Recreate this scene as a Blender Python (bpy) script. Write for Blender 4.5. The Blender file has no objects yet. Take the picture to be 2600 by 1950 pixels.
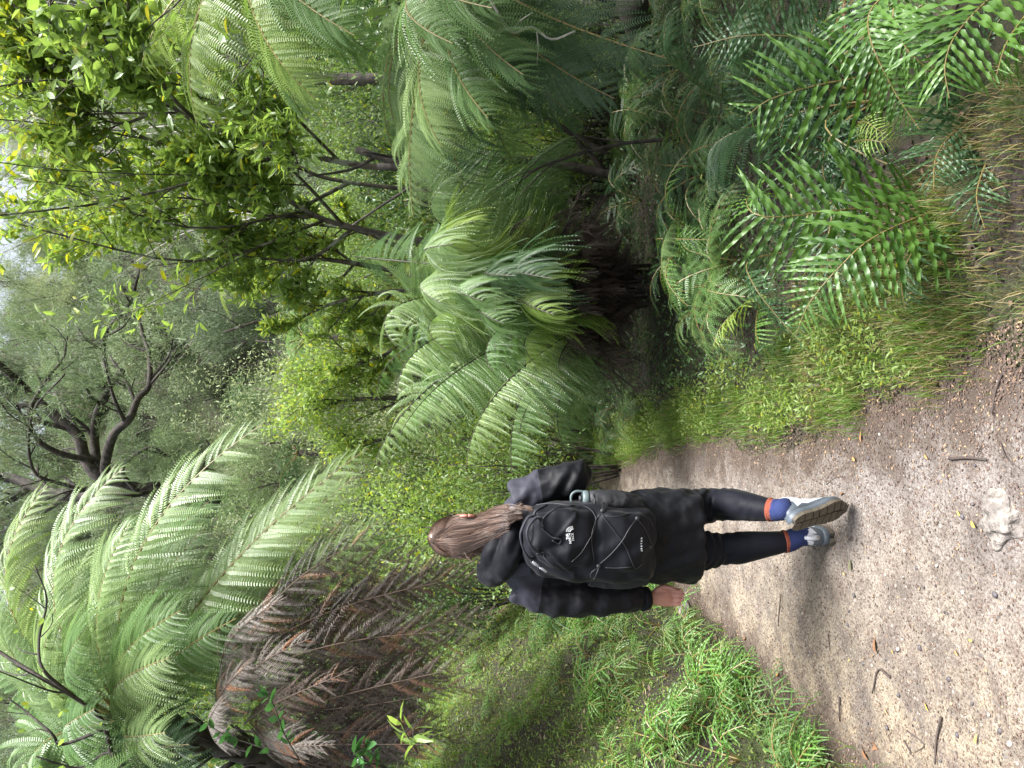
import bpy, math, random
import numpy as np
from mathutils import Vector, Matrix
from mathutils.bvhtree import BVHTree
random.seed(7); rng = np.random.default_rng(7)
R = math.radians
scene = bpy.context.scene
C = scene.collection

# ------------------------------------------------------------------ camera, sky, sun, exposure
CAM = np.array([0.0, 0.0, 1.5]); PITCH = R(3.5); F = 1950.0
AX = np.array([0, math.cos(PITCH), -math.sin(PITCH)]); UP = np.array([0, math.sin(PITCH), math.cos(PITCH)]); RT = np.array([1.0, 0, 0])
cam = bpy.data.objects.new('camera', bpy.data.cameras.new('camera')); C.objects.link(cam)
cam.data.sensor_width = 36; cam.data.lens = 27.0; cam.data.clip_start = 0.05; cam.data.clip_end = 2000
mw = Matrix.Identity(4)
for i in range(3):                      # phone held on its side: picture right = world down
    mw[i][0] = -UP[i]; mw[i][1] = RT[i]; mw[i][2] = -AX[i]; mw[i][3] = CAM[i]
cam.matrix_world = mw
scene.camera = cam
W = bpy.data.worlds.new("World"); scene.world = W; W.use_nodes = True
nt = W.node_tree; nt.nodes.clear()
sky = nt.nodes.new('ShaderNodeTexSky'); sky.sky_type = 'NISHITA'; sky.sun_disc = False
SUN_EL, SUN_AZ = R(62), R(115)
sky.sun_elevation = SUN_EL; sky.sun_rotation = SUN_AZ; sky.dust_density = 4.0; sky.air_density = 1.0
hs = nt.nodes.new('ShaderNodeHueSaturation'); hs.inputs['Saturation'].default_value = 0.42
bg = nt.nodes.new('ShaderNodeBackground'); bg.inputs[1].default_value = 0.085
wo = nt.nodes.new('ShaderNodeOutputWorld')
nt.links.new(sky.outputs[0], hs.inputs['Color']); nt.links.new(hs.outputs[0], bg.inputs[0]); nt.links.new(bg.outputs[0], wo.inputs[0])
sl = bpy.data.lights.new('sun', 'SUN'); sl.energy = 3.0; sl.angle = R(28); sl.color = (1, 0.99, 0.975)
so = bpy.data.objects.new('sun', sl); C.objects.link(so)
sd = Vector((math.sin(SUN_AZ) * math.cos(SUN_EL), math.cos(SUN_AZ) * math.cos(SUN_EL), math.sin(SUN_EL)))
so.rotation_euler = sd.to_track_quat('Z', 'Y').to_euler(); so.location = (0, 0, 50)
scene.view_settings.view_transform = 'Standard'; scene.view_settings.look = 'None'
scene.view_settings.gamma = 1; scene.view_settings.use_curve_mapping = False
scene.view_settings.exposure = 2.12
scene.cycles.max_bounces = 8; scene.cycles.diffuse_bounces = 3; scene.cycles.transmission_bounces = 4
scene.cycles.use_denoising = True

# ------------------------------------------------------------------ helpers
def P(u, v, Y):
    """point seen at upright picture position (u right, v down, 1950x2600) at world depth Y"""
    d = AX + RT * (u - 975) / F + UP * (1300 - v) / F
    return CAM + d * (Y / d[1])
def link(o, parent=None):
    C.objects.link(o)
    if parent is not None: o.parent = parent
    return o
def tag(o, label=None, cat=None, group=None, kind=None):
    if label: o['label'] = label
    if cat: o['category'] = cat
    if group: o['group'] = group
    if kind: o['kind'] = kind
    return o
def empty(name, loc, label, cat, group=None):
    o = bpy.data.objects.new(name, None); o.empty_display_size = 0.1
    o.location = tuple(float(a) for a in loc); C.objects.link(o)
    return tag(o, label, cat, group)
def norm(a): 
    a = np.asarray(a, float); return a / (np.linalg.norm(a, axis=-1, keepdims=True) + 1e-12)

class Geo:
    def __init__(s): s.V = []; s.F = []; s.R = []; s.M = []; s.n = 0
    def add(s, V, Fc, rnd=0.5, mi=0):
        V = np.asarray(V, float).reshape(-1, 3); Fc = np.asarray(Fc, int).reshape(-1, 3)
        s.V.append(V); s.F.append(Fc + s.n); s.n += len(V)
        s.R.append(np.broadcast_to(np.asarray(rnd, float), (len(Fc),)).copy()); s.M.append(np.full(len(Fc), mi))
        return s
    def inst(s, tv, tf, M, rnd=None, mi=0):
        M = np.asarray(M); n = len(M); k = len(tv)
        if n == 0: return s
        V = np.einsum('nij,kj->nki', M[:, :3, :3], tv) + M[:, None, :3, 3]
        Fc = tf[None] + (np.arange(n) * k)[:, None, None]
        if rnd is None: rnd = rng.random(n)
        return s.add(V.reshape(-1, 3), Fc.reshape(-1, 3), np.repeat(rnd, len(tf)), mi)
    def tube(s, pts, rad, sides=6, rnd=0.5, mi=0, cap=True, squash=None):
        pts = np.asarray(pts, float); n = len(pts); rad = np.broadcast_to(np.asarray(rad, float), (n,))
        T = norm(np.gradient(pts, axis=0)); ref = np.array([0, 0, 1.0]) if abs(T[0][2]) < 0.9 else np.array([1.0, 0, 0])
        A = norm(np.cross(T[0], ref)); As = [A]
        for i in range(1, n):
            A = A - T[i] * np.dot(A, T[i]); A = norm(A); As.append(A)
        As = np.array(As); Bs = np.cross(T, As)
        th = np.arange(sides) / sides * 2 * np.pi
        V = pts[:, None] + rad[:, None, None] * (As[:, None] * np.cos(th)[None, :, None] + Bs[:, None] * np.sin(th)[None, :, None])
        idx = np.arange(n * sides).reshape(n, sides); a = idx[:-1]; b = np.roll(idx, -1, 1)[:-1]; c = idx[1:]; d = np.roll(idx, -1, 1)[1:]
        Fc = np.concatenate([np.stack([a, b, d], -1).reshape(-1, 3), np.stack([a, d, c], -1).reshape(-1, 3)])
        V = V.reshape(-1, 3)
        if cap:
            V = np.vstack([V, pts[0], pts[-1]]); m = n * sides
            j = np.arange(sides); j2 = (j + 1) % sides
            Fc = np.vstack([Fc, np.stack([np.full(sides, m), j2, j], -1), np.stack([np.full(sides, m + 1), m - sides + j, m - sides + j2], -1)])
        return s.add(V, Fc, rnd, mi)
    def ell(s, c, r, rot=None, nu=16, nv=10, mi=0, rnd=0.5):
        th = np.linspace(0, 2 * np.pi, nu, endpoint=False); ph = np.linspace(0, np.pi, nv + 1)[1:-1]
        V = [[0, 0, 1]] + [[math.sin(p) * math.cos(t), math.sin(p) * math.sin(t), math.cos(p)] for p in ph for t in th] + [[0, 0, -1]]
        V = np.array(V) * np.asarray(r)
        if rot is not None: V = V @ np.array(rot.to_3x3() if hasattr(rot, 'to_3x3') else rot).T
        V = V + np.asarray(c); Fc = []
        for j in range(nu):
            k = (j + 1) % nu; Fc.append([0, 1 + j, 1 + k])
            for i in range(nv - 2):
                a = 1 + i * nu + j; b = 1 + i * nu + k; Fc += [[a, a + nu, b + nu], [a, b + nu, b]]
            Fc.append([len(V) - 1, 1 + (nv - 2) * nu + k, 1 + (nv - 2) * nu + j])
        return s.add(V, Fc, rnd, mi)
    def grid(s, V, n, m, rnd=0.5, mi=0, flip=False):
        """V: n*m points in rows"""
        idx = np.arange(n * m).reshape(n, m); a = idx[:-1, :-1]; b = idx[:-1, 1:]; c = idx[1:, :-1]; d = idx[1:, 1:]
        Fc = np.concatenate([np.stack([a, b, d], -1).reshape(-1, 3), np.stack([a, d, c], -1).reshape(-1, 3)])
        if flip: Fc = Fc[:, ::-1]
        return s.add(V, Fc, rnd, mi)
    def rings(s, rings, cap=True, mi=0):
        """closed rings, list of (k,3)"""
        rings = [np.asarray(r) for r in rings]; k = len(rings[0]); n = len(rings); V = np.vstack(rings)
        idx = np.arange(n * k).reshape(n, k); a = idx[:-1]; b = np.roll(idx, -1, 1)[:-1]; c = idx[1:]; d = np.roll(idx, -1, 1)[1:]
        Fc = np.concatenate([np.stack([a, b, d], -1).reshape(-1, 3), np.stack([a, d, c], -1).reshape(-1, 3)])
        if cap:
            V = np.vstack([V, rings[0].mean(0), rings[-1].mean(0)]); m = n * k; j = np.arange(k); j2 = (j + 1) % k
            Fc = np.vstack([Fc, np.stack([np.full(k, m), j2, j], -1), np.stack([np.full(k, m + 1), m - k + j, m - k + j2], -1)])
        return s.add(V, Fc, 0.5, mi)
    def mesh(s, name, mats, smooth=False, origin=None):
        V = np.vstack(s.V); Fc = np.vstack(s.F)
        if origin is not None: V = V - np.asarray(origin)
        me = bpy.data.meshes.new(name)
        me.vertices.add(len(V)); me.vertices.foreach_set('co', V.ravel().astype(np.float32))
        me.loops.add(Fc.size); me.loops.foreach_set('vertex_index', Fc.ravel().astype(np.int32))
        me.polygons.add(len(Fc)); me.polygons.foreach_set('loop_start', np.arange(0, Fc.size, 3, dtype=np.int32))
        me.update(calc_edges=True)
        at = me.attributes.new('rnd', 'FLOAT', 'FACE'); at.data.foreach_set('value', np.concatenate(s.R).astype(np.float32))
        for m in (mats if isinstance(mats, (list, tuple)) else [mats]): me.materials.append(m)
        me.polygons.foreach_set('material_index', np.concatenate(s.M).astype(np.int32))
        me.polygons.foreach_set('use_smooth', np.full(len(Fc), bool(smooth)))
        me.update()
        return me
    def obj(s, name, mats, parent=None, smooth=False, origin=None, loc=None):
        o = bpy.data.objects.new(name, s.mesh(name, mats, smooth, origin))
        if loc is None and origin is not None and parent is None: loc = origin
        if loc is not None: o.location = tuple(float(a) for a in loc)
        return link(o, parent)

# ------------------------------------------------------------------ materials
def newmat(name):
    m = bpy.data.materials.new(name); m.use_nodes = True; n = m.node_tree; n.nodes.clear()
    return m, n, n.nodes.new, n.links.new
def mixrgb(n, a, b, fac):
    mx = n.nodes.new('ShaderNodeMix'); mx.data_type = 'RGBA'
    for k, x in ((6, a), (7, b), (0, fac)):
        if isinstance(x, (tuple, list)): mx.inputs[k].default_value = (*x, 1)
        elif isinstance(x, (int, float)): mx.inputs[k].default_value = x
        else: n.links.new(x, mx.inputs[k])
    return mx.outputs[2]
def leafmat(name, c1, c2, rough=0.45, trans=0.3, tcol=None, scale=1.5, spec=0.5, third=None):
    m, n, N, L = newmat(name)
    at = N('ShaderNodeAttribute'); at.attribute_name = 'rnd'
    oi = N('ShaderNodeObjectInfo'); tc = N('ShaderNodeTexCoord'); no = N('ShaderNodeTexNoise'); no.inputs['Scale'].default_value = scale
    L(tc.outputs['Object'], no.inputs['Vector'])
    a = N('ShaderNodeMath'); a.operation = 'MULTIPLY_ADD'; L(at.outputs['Fac'], a.inputs[0]); a.inputs[1].default_value = 0.55; L(oi.outputs['Random'], a.inputs[2])
    b = N('ShaderNodeMath'); b.operation = 'MULTIPLY_ADD'; L(no.outputs['Fac'], b.inputs[0]); b.inputs[1].default_value = 1.2; L(a.outputs[0], b.inputs[2])
    c = N('ShaderNodeMapRange'); c.inputs['From Min'].default_value = 0.5; c.inputs['From Max'].default_value = 2.0; L(b.outputs[0], c.inputs[0])
    col = mixrgb(n, c1, c2, c.outputs[0])
    if third:
        st = N('ShaderNodeMath'); st.operation = 'GREATER_THAN'; L(at.outputs['Fac'], st.inputs[0]); st.inputs[1].default_value = third[1]
        col = mixrgb(n, col, third[0], st.outputs[0])
    p = N('ShaderNodeBsdfPrincipled'); L(col, p.inputs['Base Color']); p.inputs['Roughness'].default_value = rough; p.inputs['Specular IOR Level'].default_value = spec
    o = N('ShaderNodeOutputMaterial')
    if trans > 0:
        t = N('ShaderNodeBsdfTranslucent'); hsv = N('ShaderNodeHueSaturation'); hsv.inputs['Value'].default_value = 1.7; hsv.inputs['Hue'].default_value = 0.49; hsv.inputs['Saturation'].default_value = 1.1
        L(col, hsv.inputs['Color']); L(hsv.outputs[0], t.inputs[0])
        s = N('ShaderNodeMixShader'); s.inputs[0].default_value = trans; L(p.outputs[0], s.inputs[1]); L(t.outputs[0], s.inputs[2]); L(s.outputs[0], o.inputs[0])
    else: L(p.outputs[0], o.inputs[0])
    return m
def barkmat(name, c1, c2, scale=12, bump=0.4, lichen=None):
    m, n, N, L = newmat(name)
    tc = N('ShaderNodeTexCoord'); no = N('ShaderNodeTexNoise'); no.inputs['Scale'].default_value = scale; no.inputs['Detail'].default_value = 6; L(tc.outputs['Object'], no.inputs['Vector'])
    cr = N('ShaderNodeMapRange'); cr.inputs['From Min'].default_value = 0.35; cr.inputs['From Max'].default_value = 0.65; L(no.outputs['Fac'], cr.inputs[0])
    col = mixrgb(n, c1, c2, cr.outputs[0])
    if lichen:
        n2 = N('ShaderNodeTexNoise'); n2.inputs['Scale'].default_value = scale * 0.4; L(tc.outputs['Object'], n2.inputs['Vector'])
        g = N('ShaderNodeMapRange'); g.inputs['From Min'].default_value = 0.55; g.inputs['From Max'].default_value = 0.62; L(n2.outputs['Fac'], g.inputs[0])
        col = mixrgb(n, col, lichen, g.outputs[0])
    p = N('ShaderNodeBsdfPrincipled'); L(col, p.inputs['Base Color']); p.inputs['Roughness'].default_value = 0.85
    bp = N('ShaderNodeBump'); bp.inputs['Strength'].default_value = bump; bp.inputs['Distance'].default_value = 0.02; L(no.outputs['Fac'], bp.inputs['Height']); L(bp.outputs[0], p.inputs['Normal'])
    o = N('ShaderNodeOutputMaterial'); L(p.outputs[0], o.inputs[0]); return m
def plain(name, col, rough=0.6, noise=0.0, nscale=40, spec=0.5, bump=0.0, sheen=0.0, stretch=None, metal=0.0, bdist=0.004):
    m, n, N, L = newmat(name)
    tc = N('ShaderNodeTexCoord'); mp = N('ShaderNodeMapping'); L(tc.outputs['Object'], mp.inputs[0])
    if stretch: mp.inputs['Scale'].default_value = stretch
    no = N('ShaderNodeTexNoise'); no.inputs['Scale'].default_value = nscale; no.inputs['Detail'].default_value = 5; L(mp.outputs[0], no.inputs['Vector'])
    c = tuple(min(1, x * (1 + noise)) for x in col); d = tuple(x * (1 - noise) for x in col)
    p = N('ShaderNodeBsdfPrincipled'); L(mixrgb(n, d, c, no.outputs['Fac']), p.inputs['Base Color'])
    p.inputs['Roughness'].default_value = rough; p.inputs['Specular IOR Level'].default_value = spec; p.inputs['Sheen Weight'].default_value = sheen; p.inputs['Metallic'].default_value = metal
    if bump:
        bp = N('ShaderNodeBump'); bp.inputs['Strength'].default_value = bump; bp.inputs['Distance'].default_value = bdist; L(no.outputs['Fac'], bp.inputs['Height']); L(bp.outputs[0], p.inputs['Normal'])
    o = N('ShaderNodeOutputMaterial'); L(p.outputs[0], o.inputs[0]); return m

MT = dict(
 fern_pale=leafmat('fern_pale', (0.13, 0.21, 0.08), (0.25, 0.34, 0.13), 0.34, 0.38, scale=0.8),  # light green, whitened so the colour carries the sheen of upper faces
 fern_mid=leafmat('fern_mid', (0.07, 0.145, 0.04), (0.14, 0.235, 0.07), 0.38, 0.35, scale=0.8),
 fern_deep=leafmat('fern_deep', (0.022, 0.060, 0.024), (0.055, 0.11, 0.036), 0.4, 0.3, scale=0.8),  # deep green with undergrowth shade put into the colour as extra darkness
 fern_fresh=leafmat('fern_fresh', (0.055, 0.15, 0.03), (0.14, 0.27, 0.055), 0.4, 0.35, scale=2),
 fern_gloss=leafmat('fern_gloss', (0.030, 0.085, 0.014), (0.09, 0.18, 0.03), 0.42, 0.28, scale=2, spec=0.5),
 fern_lime=leafmat('fern_lime', (0.13, 0.22, 0.04), (0.23, 0.31, 0.07), 0.4, 0.4, scale=1),
 fern_dead=leafmat('fern_dead', (0.016, 0.011, 0.009), (0.092, 0.062, 0.046), 0.6, 0.12, scale=2.2, third=((0.16, 0.08, 0.045), 0.88)),
 fern_dark_dead=leafmat('fern_dark_dead', (0.020, 0.013, 0.010), (0.06, 0.038, 0.028), 0.7, 0.1, scale=2.2),
 fern_grey=leafmat('fern_grey', (0.085, 0.072, 0.062), (0.24, 0.205, 0.175), 0.5, 0.12, scale=2.2, third=((0.25, 0.11, 0.05), 0.95)),
 rachis_orange=plain('rachis_orange',(0.22,0.08,0.025),0.5,0.2,8), rachis=plain('rachis', (0.16, 0.12, 0.04), 0.5, 0.3, 8), rachis_dark=plain('rachis_dark', (0.025, 0.017, 0.012), 0.6, 0.4, 10), rachis_dead=plain('rachis_dead', (0.10, 0.065, 0.045), 0.7, 0.4, 10),
 leaf_bright=leafmat('leaf_bright', (0.115, 0.195, 0.045), (0.23, 0.32, 0.08), 0.38, 0.5, scale=1.0, third=((0.30, 0.32, 0.04), 0.93)),
 leaf_yellow=leafmat('leaf_yellow', (0.22, 0.30, 0.05), (0.36, 0.38, 0.07), 0.45, 0.45, scale=1.0),
 leaf_mid=leafmat('leaf_mid', (0.07, 0.125, 0.03), (0.15, 0.23, 0.055), 0.4, 0.36, scale=1.0, third=((0.26, 0.26, 0.04), 0.95)),
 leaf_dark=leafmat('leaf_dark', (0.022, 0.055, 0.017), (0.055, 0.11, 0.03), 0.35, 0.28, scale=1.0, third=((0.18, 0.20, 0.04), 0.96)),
 leaf_glossy=leafmat('leaf_glossy', (0.03, 0.10, 0.03), (0.06, 0.15, 0.045), 0.25, 0.25, scale=1.0, spec=0.6),
 kanuka=leafmat('kanuka', (0.10, 0.15, 0.075), (0.21, 0.27, 0.12), 0.6, 0.3, scale=0.35, third=((0.20, 0.19, 0.13), 0.93)),
 hill_a=leafmat('hill_a', (0.09, 0.14, 0.07), (0.20, 0.25, 0.13), 0.6, 0.3, scale=0.35, third=((0.25, 0.24, 0.2), 0.96)),
 hill_b=leafmat('hill_b', (0.07, 0.125, 0.05), (0.15, 0.21, 0.085), 0.6, 0.3, scale=0.35, third=((0.22, 0.2, 0.16), 0.97)),
 hill_c=leafmat('hill_c', (0.125, 0.17, 0.085), (0.25, 0.29, 0.14), 0.6, 0.3, scale=0.35),
 floor_dead=leafmat('floor_dead', (0.014, 0.009, 0.007), (0.07, 0.045, 0.032), .75, 0, scale=3, third=((.13, .08, .05), .92)),  # dead litter, darkened so its colour carries the shade under the ferns
 bank_dead=leafmat('bank_dead', (0.05, 0.032, 0.022), (0.17, 0.12, 0.08), .7, .1, scale=3, third=((.32, .25, .15), .85)),
 bark=barkmat('bark', (0.028, 0.022, 0.016), (0.10, 0.082, 0.062), 14, 0.8, (0.19, 0.20, 0.15)),
 bark_dark=barkmat('bark_dark', (0.013, 0.010, 0.008), (0.060, 0.048, 0.038), 14, 0.8),
 bark_pale=barkmat('bark_pale', (0.30, 0.28, 0.25), (0.50, 0.47, 0.43), 14, 0.3),
 grass=leafmat('grass', (0.055, 0.12, 0.018), (0.15, 0.24, 0.04), 0.45, 0.35, scale=2.0, third=((0.30, 0.24, 0.10), 0.90)),
 grass_dry=leafmat('grass_dry', (0.20, 0.17, 0.07), (0.36, 0.28, 0.14), 0.5, 0.3, scale=2.0, third=((0.10, 0.16, 0.04), 0.6)),
 cover=leafmat('cover', (0.06, 0.125, 0.026), (0.19, 0.28, 0.065), 0.45, 0.35, scale=1.6, third=((0.30, 0.26, 0.08), 0.93)),
)

# ------------------------------------------------------------------ terrain
def xl(y): return np.interp(y, [0, 3, 5, 8, 9.5, 12, 16, 40], [-1.66, -1.52, -1.46, -1.5, -1.55, -1.9, -3.0, -12])
def xr(y): return np.interp(y, [0, 1.6, 2.0, 2.7, 3.5, 5.2, 8.4, 9.5, 12, 16, 40], [0.30, 0.16, 0.07, -0.10, -0.26, -0.40, -0.95, -1.1, -1.5, -2.3, -10])
def sst(a, b, x):
    t = np.clip((x - a) / (b - a), 0, 1); return t * t * (3 - 2 * t)
def gz(x, y):
    x = np.asarray(x, float); y = np.asarray(y, float)
    d = np.maximum(xl(y) - x, 0)
    bank = 1.15 * np.minimum(d, 1.35) * sst(0, 0.35, d) + 0.22 * np.clip(d - 1.35, 0, 6)
    bank = bank * (1 - 0.6 * sst(11, 17, y)) + sst(.15, .6, d) * (.045 * np.sin(x * 4.7 + 1.3 * y) * np.sin(y * 3.9 + .6) + .03 * np.sin(x * 10 + y * 2) * np.sin(y * 8.3) + .015 * np.sin(x * 21) * np.sin(y * 19 + x * 3)) * (y < 14)
    e = np.maximum(x - xr(y), 0)
    right = 0.05 * sst(0, 0.5, e) + 0.05 * np.clip(e, 0, 3) - 0.25 * sst(1.5, 4, e) * sst(4, 7, y)
    bump = 0.03 * np.sin(x * 3.1 + y * 1.3) * np.sin(y * 2.3 - x) + 0.012 * np.sin(x * 9 + 1) * np.sin(y * 8)
    off = np.clip(np.maximum(d, e) * 2, 0.15, 1)
    wild = off * (bump * 1.6 + 0.03 * np.sin(x * 6.3 + 2 * y) * np.sin(y * 5.1) * np.clip(d * 2, 0, 1))
    crest = 27 - 4.6 * sst(3, 9, x) + 3 * sst(17, 24, x) + 0.8 * np.sin(x * 0.5)
    hill = np.clip(0.95 * (y - 19), 0, None); hill = np.where(hill > crest, crest + (hill - crest) * 0.05, hill)
    hill = hill + 0.8 * np.sin(x * 0.35 + y * 0.2) * sst(20, 26, y)
    ruts = (0.0022 * np.sin(x * 61 + y * 13) * np.sin(y * 57 + x * 20) + 0.006 * np.sin(x * 19 + 3 * y) * np.sin(y * 23) + 0.009 * np.sin(x * 8 + 2 * y + 1) * np.sin(y * 9)) * (y < 13)
    return bank + right + wild + hill - 0.8 * sst(11, 18, y) + ruts
def groundmat():
    m, n, N, L = newmat('forest_floor')
    tc = N('ShaderNodeTexCoord')
    a = N('ShaderNodeTexNoise'); a.inputs['Scale'].default_value = 3.2; a.inputs['Detail'].default_value = 8; L(tc.outputs['Object'], a.inputs['Vector'])
    b = N('ShaderNodeTexNoise'); b.inputs['Scale'].default_value = 45; b.inputs['Detail'].default_value = 6; L(tc.outputs['Object'], b.inputs['Vector'])
    mr = N('ShaderNodeMapRange'); mr.inputs['From Min'].default_value = 0.42; mr.inputs['From Max'].default_value = 0.6; L(a.outputs['Fac'], mr.inputs[0])
    dirt = mixrgb(n, (0.008, 0.006, 0.004), (0.045, 0.031, 0.022), b.outputs['Fac']); moss = mixrgb(n, (0.014, 0.024, 0.006), (0.065, 0.075, 0.02), b.outputs['Fac'])  # both soil and moss kept very dark: canopy shade is in these colours
    p = N('ShaderNodeBsdfPrincipled'); L(mixrgb(n, dirt, moss, mr.outputs[0]), p.inputs['Base Color']); p.inputs['Roughness'].default_value = 0.9
    bp = N('ShaderNodeBump'); bp.inputs['Distance'].default_value = 0.03; L(b.outputs['Fac'], bp.inputs['Height']); L(bp.outputs[0], p.inputs['Normal'])
    o = N('ShaderNodeOutputMaterial'); L(p.outputs[0], o.inputs[0]); return m
def pathmat():
    m, n, N, L = newmat('sandy_path')
    tc = N('ShaderNodeTexCoord')
    def noi(s, d=6, r=0.6):
        a = N('ShaderNodeTexNoise'); a.inputs['Scale'].default_value = s; a.inputs['Detail'].default_value = d; a.inputs['Roughness'].default_value = r; L(tc.outputs['Object'], a.inputs['Vector']); return a.outputs['Fac']
    def rg(x, lo, hi):
        r = N('ShaderNodeMapRange'); r.inputs['From Min'].default_value = lo; r.inputs['From Max'].default_value = hi; L(x, r.inputs[0]); return r.outputs[0]
    big = noi(1.1, 3); mid = noi(9, 6); fine = noi(120, 4, 0.8)
    sp = N('ShaderNodeSeparateXYZ'); L(tc.outputs['Object'], sp.inputs[0])
    # yellow sand lies to the left at the near end, pinkish grey grit to the right
    lf = N('ShaderNodeMath'); lf.operation = 'MULTIPLY_ADD'; L(sp.outputs['X'], lf.inputs[0]); lf.inputs[1].default_value = -0.75; L(big, lf.inputs[2])
    yel = rg(lf.outputs[0], 0.75, 1.6)
    base = mixrgb(n, (0.265, 0.243, 0.236), (0.355, 0.30, 0.222), yel)
    base = mixrgb(n, base, (0.17, 0.14, 0.125), rg(mid, 0.47, 0.68)); base = mixrgb(n, base, (0.15, 0.13, 0.12), rg(noi(2.6, 5), 0.48, 0.66))
    grit = mixrgb(n, (0.30, 0.26, 0.23), (1.0, 0.97, 0.92), rg(fine, 0.36, 0.62))
    mu = N('ShaderNodeMix'); mu.data_type = 'RGBA'; mu.blend_type = 'MULTIPLY'; mu.inputs[0].default_value = 1; L(base, mu.inputs[6]); L(grit, mu.inputs[7])
    vo = N('ShaderNodeTexVoronoi'); vo.inputs['Scale'].default_value = 70; L(tc.outputs['Object'], vo.inputs['Vector'])
    sr = N('ShaderNodeSeparateColor'); L(vo.outputs['Color'], sr.inputs[0])
    ck = N('ShaderNodeMath'); ck.operation = 'GREATER_THAN'; L(sr.outputs[0], ck.inputs[0]); ck.inputs[1].default_value = 0.86
    dd = N('ShaderNodeMath'); dd.operation = 'LESS_THAN'; L(vo.outputs['Distance'], dd.inputs[0]); dd.inputs[1].default_value = 0.42
    an = N('ShaderNodeMath'); an.operation = 'MULTIPLY'; L(ck.outputs[0], an.inputs[0]); L(dd.outputs[0], an.inputs[1])
    stone = mixrgb(n, (0.04, 0.032, 0.03), (0.30, 0.27, 0.24), sr.outputs[1])
    col = mixrgb(n, mu.outputs[2], stone, an.outputs[0])
    gp = N('ShaderNodeMath'); gp.operation = 'MULTIPLY'; L(rg(noi(2.3, 5), 0.62, 0.72), gp.inputs[0]); L(rg(lf.outputs[0], 1.3, 1.7), gp.inputs[1])
    col = mixrgb(n, col, (0.13, 0.14, 0.05), gp.outputs[0])
    ea = N('ShaderNodeAttribute'); ea.attribute_name = 'rnd'; em = N('ShaderNodeMath'); em.operation = 'MULTIPLY_ADD'; L(noi(6, 6), em.inputs[0]); em.inputs[1].default_value = -.75; L(ea.outputs['Fac'], em.inputs[2])
    er_ = N('ShaderNodeMapRange'); er_.inputs['From Min'].default_value = -.12; er_.inputs['From Max'].default_value = -.30; L(em.outputs[0], er_.inputs[0]); col = mixrgb(n, col, mixrgb(n, (0.03, 0.022, 0.017), (0.12, 0.09, 0.07), fine), er_.outputs[0])
    p = N('ShaderNodeBsdfPrincipled'); L(col, p.inputs['Base Color']); p.inputs['Roughness'].default_value = 0.82; p.inputs['Specular IOR Level'].default_value = 0.35
    bp = N('ShaderNodeBump'); bp.inputs['Distance'].default_value = 0.012; bp.inputs['Strength'].default_value = 0.9
    ad = N('ShaderNodeMath'); ad.operation = 'MULTIPLY_ADD'; L(fine, ad.inputs[0]); ad.inputs[1].default_value = 0.5; L(mid, ad.inputs[2])
    L(ad.outputs[0], bp.inputs['Height']); L(bp.outputs[0], p.inputs['Normal'])
    o = N('ShaderNodeOutputMaterial'); L(p.outputs[0], o.inputs[0]); return m
MT['ground'] = groundmat(); MT['path'] = pathmat()
def axis(lo, hi, fine_lo, fine_hi, fs, cs):
    return np.unique(np.round(np.concatenate([np.arange(lo, fine_lo, cs), np.arange(fine_lo, fine_hi, fs), np.arange(fine_hi, hi + cs, cs)]), 4))
gx = axis(-60, 60, -4.5, 4, 0.06, 1.2); gy = axis(-12, 110, 0, 13, 0.07, 1.2)
X, Y = np.meshgrid(gx, gy); Z = gz(X, Y) - 0.07 * sst(.05, .13, X - xl(Y)) * sst(.05, .13, xr(Y) - X) * (Y < 13)
g = Geo().grid(np.stack([X, Y, Z], -1).reshape(-1, 3), len(gy), len(gx))
tag(g.obj('ground', MT['ground'], smooth=True), kind='structure')
ys = np.arange(-3, 13, 0.035); ts = np.linspace(0, 1, 46); pv = []
for y in ys:
    wob = 0.05 * math.sin(y * 3.3) + 0.03 * math.sin(y * 8.1) + 0.02 * math.sin(y * 17); wo2 = 0.06 * math.sin(y * 2.7 + 1) + 0.03 * math.sin(y * 9.1) + 0.02 * math.sin(y * 21)
    a = xl(y) - 0.02 + wob; b = xr(y) + 0.03 + wo2; x = a + (b - a) * ts
    edge = np.minimum(ts, 1 - ts) * (b - a)
    z = gz(x, y) + 0.006 - 0.03 * (1 - np.clip(edge / 0.04, 0, 1))
    pv.append(np.stack([x, np.full_like(x, y), z], -1))
pg = Geo().grid(np.vstack(pv), len(ys), 46); cen_ = pg.V[0][pg.F[0]].mean(1); pg.R[0] = np.minimum(cen_[:, 0] - xl(cen_[:, 1]), xr(cen_[:, 1]) - cen_[:, 0])
PATH = tag(pg.obj('path', MT['path'], smooth=True), kind='structure')
def gp(x, y, dz=0.0): return np.array([x, y, float(gz(x, y)) + dz])
def G(u, v):
    """where the ray through picture point (u,v) meets the ground"""
    d = AX + RT * (u - 975) / F + UP * (1300 - v) / F
    t = np.linspace(0.8, 40, 4000); p = CAM + d * t[:, None]
    k = np.argmax(p[:, 2] < gz(p[:, 0], p[:, 1])); return p[k]

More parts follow.
